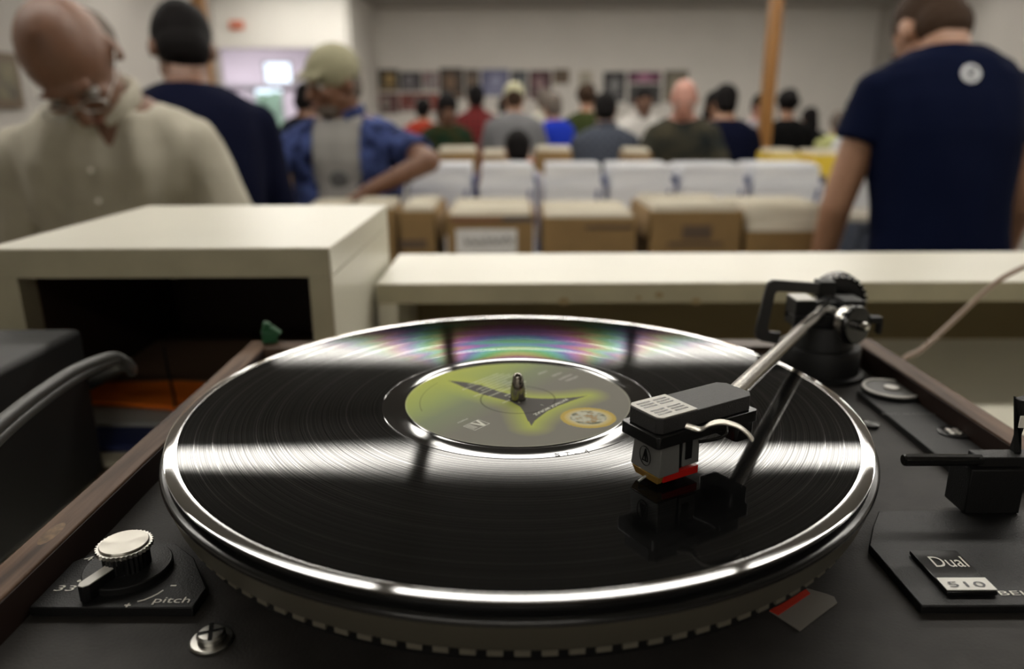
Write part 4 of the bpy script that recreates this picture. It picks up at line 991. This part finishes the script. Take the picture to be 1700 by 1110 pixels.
for k in range(5):
    cc, R2 = fr1[(1.42, 1.36, 1.28, 1.20, 1.12)[k]]; e = MB(); e.ell(cc + R2 @ Vector((0, (-.122, -.136, -.141, -.136, -.130)[k], 0)), (.005, .004, .005), n=10); e.build('shirt_button', PRINT, p1, world=False, smooth=60)

# man in navy polo behind him, turned away
navy = clothmat('dark_navy_cloth', (.004, .005, .016), None)
person('person', 'man with short dark hair in a dark navy shirt seen from behind at the left', (PY(315, 200, 2.17).x, 2.17, 0), R_(200), 1.83, lean=R_(14), head_pitch=R_(18), head_yaw=R_(10),
    arms={'L': (Vector((.2, -.1, -1)), Vector((.0, -.35, -.9))), 'R': (Vector((-.2, -.1, -1)), Vector((0, -.35, -.9)))},
    skin=SKIN2, hair=DARKH, hair_kind='crop', shirt=navy, sleeve='long', collar=False, vox=.008, width=1.0, trousers=KHAKI)

# man with cap and blue patterned shirt over a grey tee
blue = clothmat('blue_leaf_print_cloth', (.06, .085, .22), (.004, .005, .022), 24)
teeg = clothmat('grey_tee_cloth', (.27, .26, .245), (.22, .21, .20), 10)
p3, hm3, fr3, A3 = person('person', 'man in an olive cap with a blue patterned shirt open over a grey tee',
    (PY(580, 300, 2.9).x, 2.97, 0), R_(-6), 1.73, lean=R_(9), head_pitch=R_(8), head_yaw=R_(-38),
    arms={'L': (Vector((.50, -.62, -.15)), Vector((-.88, -.22, -.42))), 'R': (Vector((-.30, -.55, -.35)), Vector((.50, -.25, -.45)))},
    skin=SKIN2, hair=GREYH, hair_kind='crop', shirt=blue, sleeve='short', tee=teeg, vox=.006, width=1.12, cap=mat('olive_cap_cloth', (.24, .225, .14), .85, bump=.3), beard=GREYH, belly=.03)
cc, R = fr3[1.28]; e = MB(); Mt = Matrix.Translation(cc) @ R.to_4x4()
e.ell((.005, -.131, .01), (.036, .004, .035), n=14, M=Mt); e.build('tee_print', mat('dark_grey_print', (.09, .09, .09), .7), p3, world=False, smooth=60); e = MB()
cc, R = fr3[1.12]; Mt = Matrix.Translation(cc) @ R.to_4x4(); e.ell((0, -.155, -.01), (.045, .004, .03), n=14, M=Mt)
e.build('tee_print', mat('dark_grey_print', (.09, .09, .09), .7), p3, world=False, smooth=60)

# big man on the right, from the back
navy2 = clothmat('navy_tee_cloth', (.0025, .0045, .018), None)
p4, hm4, fr4, A4 = person('person', 'man seen from behind in a navy t-shirt with a white round back emblem',
    (PY(1572, 300, 2.08).x, 2.06, 0), R_(178), 1.93, lean=R_(15), head_pitch=R_(38), drop=.045, slv=.12, head_yaw=R_(10),
    arms={'L': (Vector((.26, .0, -1)), Vector((.02, -.3, -1))), 'R': (Vector((-.26, .0, -1)), Vector((-.02, -.3, -1)))},
    skin=SKIN, hair=BROWNH, hair_kind='crop', shirt=navy2, sleeve='short', vox=.006, width=.95, hem=.84)
e = MB(); cc, R = fr4[1.42]; Mt = Matrix.Translation(cc) @ R.to_4x4()
e.lathe([(.0001, 0), (.025, 0), (.025, .003), (.0001, .003)], (0, .137, -.012), 32, axis=(0, 1, .12), M=Mt)
e.build('back_emblem', mat('white_tee_print', (.55, .56, .58), .7), p4, world=False)
e = MB(); e.tube([Mt @ Vector((-.012, .142, -.006)), Mt @ Vector((0, .142, .002)), Mt @ Vector((.012, .142, -.010)), Mt @ Vector((0, .142, -.024)), Mt @ Vector((-.010, .142, -.020))], .003, 6); e.build('emblem_stroke', navy2, p4, world=False)

# the crowd at the far tables
def crowd(px, ytop, Y, yaw, label, **k):
    q = PY(px, ytop, Y); ln_ = k.pop('lean', R_(10))
    Hh = q.z / (math.cos(ln_) * .47 + .53) + k.pop('dh', .02)
    a = k.pop('arms', {'L': (Vector((.25, -.25, -1)), Vector((-.15, -.9, -.4))), 'R': (Vector((-.25, -.25, -1)), Vector((.15, -.9, -.4)))})
    return person('person', label, (q.x, Y, 0), R_(yaw), Hh, lean=ln_, arms=a, vox=.014, group='shoppers in the crowd', **k)
C = clothmat
crowd(487, 142, 5.2, 150, 'dark-haired man in black far behind the capped man', hair=DARKH, shirt=C('black_cloth', (.004, .004, .004)), skin=SKIN2, head_pitch=R_(15))
crowd(737, 162, 6.3, 15, 'person with dark hair in a dark green printed shirt facing us', hair=DARKH, hair_kind='long', shirt=C('dark_green_cloth', (.008, .022, .012), (.03, .03, .012), 12), skin=SKIN2, head_pitch=R_(15))
crowd(792, 146, 7.4, 190, 'dark-haired shopper in a red plaid shirt', hair=DARKH, shirt=C('red_plaid_cloth', (.13, .02, .02), plaid=(.03, .01, .012)), sleeve='long', width=1.1)
crowd(838, 165, 8.6, 180, 'shopper in a mustard yellow shirt half hidden by the grey shirt', hair=DARKH, shirt=C('mustard_cloth', (.48, .28, .04)))
crowd(853, 143, 6.3, 178, 'shopper in a grey shirt and cream cap seen from behind', cap=mat('cream_cap_cloth', (.40, .38, .25), .85), hair=BROWNH, hair_kind='crop', shirt=C('mid_grey_cloth', (.15, .15, .155)), width=1.1, head_pitch=R_(10))
crowd(906, 152, 7.9, 185, 'grey-haired shopper in a cream white shirt', hair=GREYH, shirt=C('cream_white_cloth', (.44, .42, .35)), sleeve='long')
crowd(930, 160, 6.8, 215, 'grey-haired shopper in a royal blue shirt', hair=GREYH, shirt=C('royal_blue_cloth', (.012, .03, .32)), width=.95)
crowd(970, 148, 7.4, 160, 'curly brown-haired shopper in an olive green top', hair=BROWNH, hair_kind='curly', shirt=C('olive_cloth', (.035, .045, .015)))
crowd(1010, 160, 5.1, 182, 'black-haired man in a grey checked shirt seen from behind', hair=DARKH, shirt=C('grey_check_cloth', (.04, .048, .065), plaid=(.085, .09, .11)), sleeve='long', width=1.12, head_pitch=R_(12), head_yaw=R_(-12))
crowd(1064, 150, 6.7, 4, 'brown-skinned man in an open white shirt facing us', hair=DARKH, hair_kind='crop', skin=SKIN2, shirt=C('white_cloth', (.52, .50, .47)), sleeve='long', head_pitch=R_(15))
crowd(1137, 138, 4.85, -12, 'bald man in a dark flowered shirt with folded forearms', hair=GREYH, hair_kind='fringe', skin=SKIN3, shirt=C('dark_flower_cloth', (.012, .016, .018), (.05, .045, .03), 9), width=1.05, lean=R_(14), head_pitch=R_(14),
      arms={'L': (Vector((.35, -.2, -.9)), Vector((-1, -.35, -.15))), 'R': (Vector((-.35, -.2, -.9)), Vector((1, -.45, -.1)))})
crowd(1174, 158, 6.35, 30, 'dark-haired woman in navy right behind the bald man', hair=DARKH, hair_kind='long', shirt=C('navy_cloth_dark', (.005, .006, .02)))
crowd(1214, 147, 5.2, 180, 'black-haired man in a dark navy t-shirt seen from behind left of the post', hair=DARKH, shirt=C('navy_black_cloth', (.003, .004, .014)), width=1.12, head_pitch=R_(6))
crowd(1252, 162, 7.6, 20, 'pale shopper in a lilac grey shirt beside the oak post', hair=DARKH, skin=SKIN3, shirt=C('lilac_grey_cloth', (.28, .26, .28)))
crowd(1314, 158, 6.6, 172, 'black-haired shopper in a black t-shirt right of the post', hair=DARKH, hair_kind='curly', shirt=C('black_cloth', (.004, .004, .004)), width=.98)
crowd(1355, 184, 7.6, 190, 'short dark-haired shopper in black near the yellow boxes', hair=DARKH, hair_kind='long', shirt=C('charcoal_cloth', (.006, .006, .007)))
crowd(1396, 190, 7.0, 165, 'shopper in a pale yellow green shirt beside the big navy t-shirt', hair=GREYH, shirt=C('pale_lime_cloth', (.36, .37, .16)))
crowd(697, 168, 7.9, 170, 'shopper in a red top left of the dark green shirt', hair=DARKH, shirt=C('red_top_cloth', (.28, .035, .02)))
crowd(862, 226, 3.95, 185, 'small dark-haired child in front of the brown boxes', hair=DARKH, skin=SKIN3, shirt=C('child_grey_cloth', (.30, .28, .28)))
crowd(1448, 165, 5.1, 200, 'shopper in a white shirt glimpsed under the arm of the navy t-shirt', hair=DARKH, shirt=C('soft_white_cloth', (.45, .45, .46)), sleeve='long')

# ------------------------------------------------------------ tables with boxes of records
TBL = mat('folding_table_top', (.30, .27, .22), .6, noise_amt=.1)
def table(x0, x1, y0, y1, h, lab):
    t = thing('folding_table', lab, 'table', ((x0 + x1) / 2, (y0 + y1) / 2, 0))
    MB().bb(x0, x1, y0, y1, h - .03, h).build('table_top', TBL, t, bevel=.004)
    for x in (x0 + .12, x1 - .12):
        for y in (y0 + .08, y1 - .08): MB().cone((x, y, 0), (x, y, h - .03), .014, .014, 12).build('leg', SATIN, t)
        MB().cone((x, y0 + .08, .3), (x, y1 - .08, .3), .01, .01, 10).build('stretcher', SATIN, t)
table(-.67, .985, 2.30, 2.72, .84, 'folding table under the front row of brown record boxes')
table(-.46, 1.38, 3.12, 3.62, .90, 'folding table under the white record bins')
table(-1.6, 2.4, 4.30, 4.68, .92, 'folding table under the back row of boxes')
SLV = mat('sleeve_edges_cream', (.74, .70, .60), .7, col2=(.48, .44, .35), noise_scale=3, stretch=(1, 220, 1))
SLW = mat('sleeve_edges_white', (.80, .80, .80), .6, col2=(.62, .63, .66), noise_scale=3, stretch=(1, 200, 1))
def record_box(x0, x1, y0, y1, z0, z1, lab, m=CARD, cont=SLV, ch=.03, extra=None, flaps=False, grp='brown boxes in the front row', cat='box', name='cardboard_box', lean=.0, clabel='tightly packed record sleeves'):
    t = thing(name, lab, cat, ((x0 + x1) / 2, (y0 + y1) / 2, z0), 0, grp); w = .005
    b = MB(); b.bb(x0, x1, y0, y0 + w, z0, z1); b.bb(x0, x1, y1 - w, y1, z0, z1); b.bb(x0, x0 + w, y0 + w, y1 - w, z0, z1); b.bb(x1 - w, x1, y0 + w, y1 - w, z0, z1); b.bb(x0 + w, x1 - w, y0 + w, y1 - w, z0, z0 + w)
    b.build('carton', m, t, smooth=0)
    if flaps:
        b = MB().box((x1 + .009, (y0 + y1) / 2, z1 - .04), (.08, y1 - y0, .004), (0, 1.42, 0)); b.build('flap', m, t, smooth=0)
        b = MB().box((x0 - .009, (y0 + y1) / 2, z1 - .04), (.08, y1 - y0, .004), (0, -1.42, 0)); b.build('flap', m, t, smooth=0)
    # sleeves inside
    b = MB(); n = 34; rnd = random.Random(int(x0 * 1000)); d = (y1 - y0 - 2 * w - .03) / n
    for i in range(n):
        y = y0 + w + .003 + d * (i + .5); hh = z1 + ch + rnd.uniform(-.008, .008)
        b.box(((x0 + x1) / 2 + rnd.uniform(-.004, .004), y + .008, (z0 + w + hh) / 2), (x1 - x0 - .022, d * .8, hh - z0 - w - .002), (-.04, 0, 0))
    o = b.build('record_sleeves', cont, None, smooth=0)
    tag(o, 'record sleeves packed upright inside the ' + lab, 'records', None, 'stuff')
    return t
def fx(px, Y): return PY(px, 380, Y).x
zt_ = PY(800, 356, 2.33).z
BI = mat('faded_box_print', (.085, .055, .035), .8)
YB0 = 2.33
def fronttext(t, px0, py0, px1, py1, m, nm='printed_panel'):
    a, b_ = PY(px0, py1, YB0), PY(px1, py0, YB0); MB().bb(a.x, b_.x, YB0 - .0015, YB0 - .0004, a.z, b_.z).build(nm, m, t, smooth=0)
boxes = [(508, 574, 'leftmost brown box, in front of the capped man', 348), (582, 655, 'brown box right of the leftmost one, by the capped man', 346), (664, 722, 'brown box just right of the box shelf corner', 350),
         (742, 886, 'brown box with a white handwritten sheet on its front', 358), (902, 1056, 'plain brown box with cream sleeves right of the white sheet', 362),
         (1080, 1230, 'brown box with a dark printed rectangle on its front', 352), (1240, 1386, 'low brown box at the right end with tall cream sleeves', 386)]
for i, (a_, b_, l, yt) in enumerate(boxes):
    z1_ = PY(800, yt, YB0).z
    t = record_box(fx(a_, YB0), fx(b_, YB0), YB0, YB0 + (.20 if i < 2 else .36), .84, z1_, l, ch=.012 if i < 6 else .07, flaps=(i in (2, 3, 5)))
    if i == 3:
        fronttext(t, 758, 380, 858, 420, mat('white_paper_sheet', (.62, .61, .60), .7), 'paper_sheet')
        q = MB(); rnd = random.Random(5)
        for k in range(7):
            a0 = PY(770 + k * 12, rnd.uniform(388, 394), YB0 - .003); a1 = PY(774 + k * 12, 404, YB0 - .003); a2 = PY(781 + k * 12, rnd.uniform(390, 404), YB0 - .003)
            q.tube([a0, a1, a2], .0022, 5)
        q.build('pen_strokes', mat('grey_pen_ink', (.10, .10, .11), .6), t, smooth=0)
        fronttext(t, 748, 362, 832, 368, mat('dark_red_strip', (.16, .06, .04), .7), 'printed_strip'); fronttext(t, 834, 360, 884, 367, mat('dark_blue_strip', (.05, .05, .07), .7), 'printed_strip')
    if i == 5: fronttext(t, 1132, 374, 1182, 396, BI); fronttext(t, 1108, 402, 1200, 408, BI)
    if i == 4: fronttext(t, 972, 374, 1050, 380, BI)
    if i == 2: fronttext(t, 664, 398, 708, 412, BI)
# white bins behind, blue printed sides
WB = mat('white_bin_board', (.74, .75, .78), .55, noise_amt=.05); BP = mat('blue_print', (.03, .05, .19), .6)
for i, (a_, b_) in enumerate(((676, 786), (792, 892), (902, 1006), (1010, 1124), (1128, 1244), (1250, 1372))):
    x0, x1 = PY(a_, 300, 3.18).x, PY(b_, 300, 3.18).x; z1_ = PY(800, 308, 3.18).z
    t = record_box(x0 + .008, x1 - .008, 3.18, 3.50, .90, z1_, 'white record bin, %s from the left behind the brown boxes' % ('first', 'second', 'third', 'fourth', 'fifth', 'sixth')[i], m=WB, cont=SLW, ch=.075, grp='white bins in the second row', name='record_bin', cat='bin')
    MB().prism([(0, 0), (.012, .0), (.028, .11), (.014, .11)], 0, .002, M=Matrix(((1, 0, 0, x1 - .052), (0, 0, 1, 3.176), (0, 1, 0, z1_ - .13), (0, 0, 0, 1)))).build('blue_panel', BP, t, smooth=0)
    s_ = thing('blue_divider', 'dark blue divider card right of the white bin, %s from the left' % ('first', 'second', 'third', 'fourth', 'fifth', 'sixth')[i], 'divider', (x1, 3.34, .90), 0, 'blue dividers between the bins')
    MB().box((x1, 3.33, (z1_ + .03 + .90) / 2), (.012, .26, z1_ + .03 - .90)).build('card', BP, s_, smooth=0)
# back rows
for i, (a_, b_, yt, c_, l) in enumerate(((432, 482, 238, CARD, 'brown box on the back table at the far left'), (726, 790, 247, CARD, 'brown box on the back table below the green shirt'), (800, 846, 252, CARD, 'brown box on the back table left of the child'),
        (890, 950, 246, CARD, 'brown box on the back table below the royal blue shirt'), (1040, 1082, 250, CARD, 'brown box on the back table below the white shirt'),
        (1284, 1330, 252, 0, 'left yellow box on the back table'), (1352, 1404, 254, 0, 'right yellow box on the back table'), (872, 886, 258, 1, 'small red orange box beside the child'))):
    m = c_ if c_ not in (0, 1) else (mat('yellow_carton', (.60, .42, .03), .6), mat('red_orange_carton', (.42, .10, .03), .6))[c_]
    record_box(PY(a_, 250, 4.34).x, PY(b_, 250, 4.34).x, 4.34, 4.62, .92, PY(800, yt + 5, 4.34).z, l, m=m, ch=.015, grp='boxes on the back table')

finish_meshes()
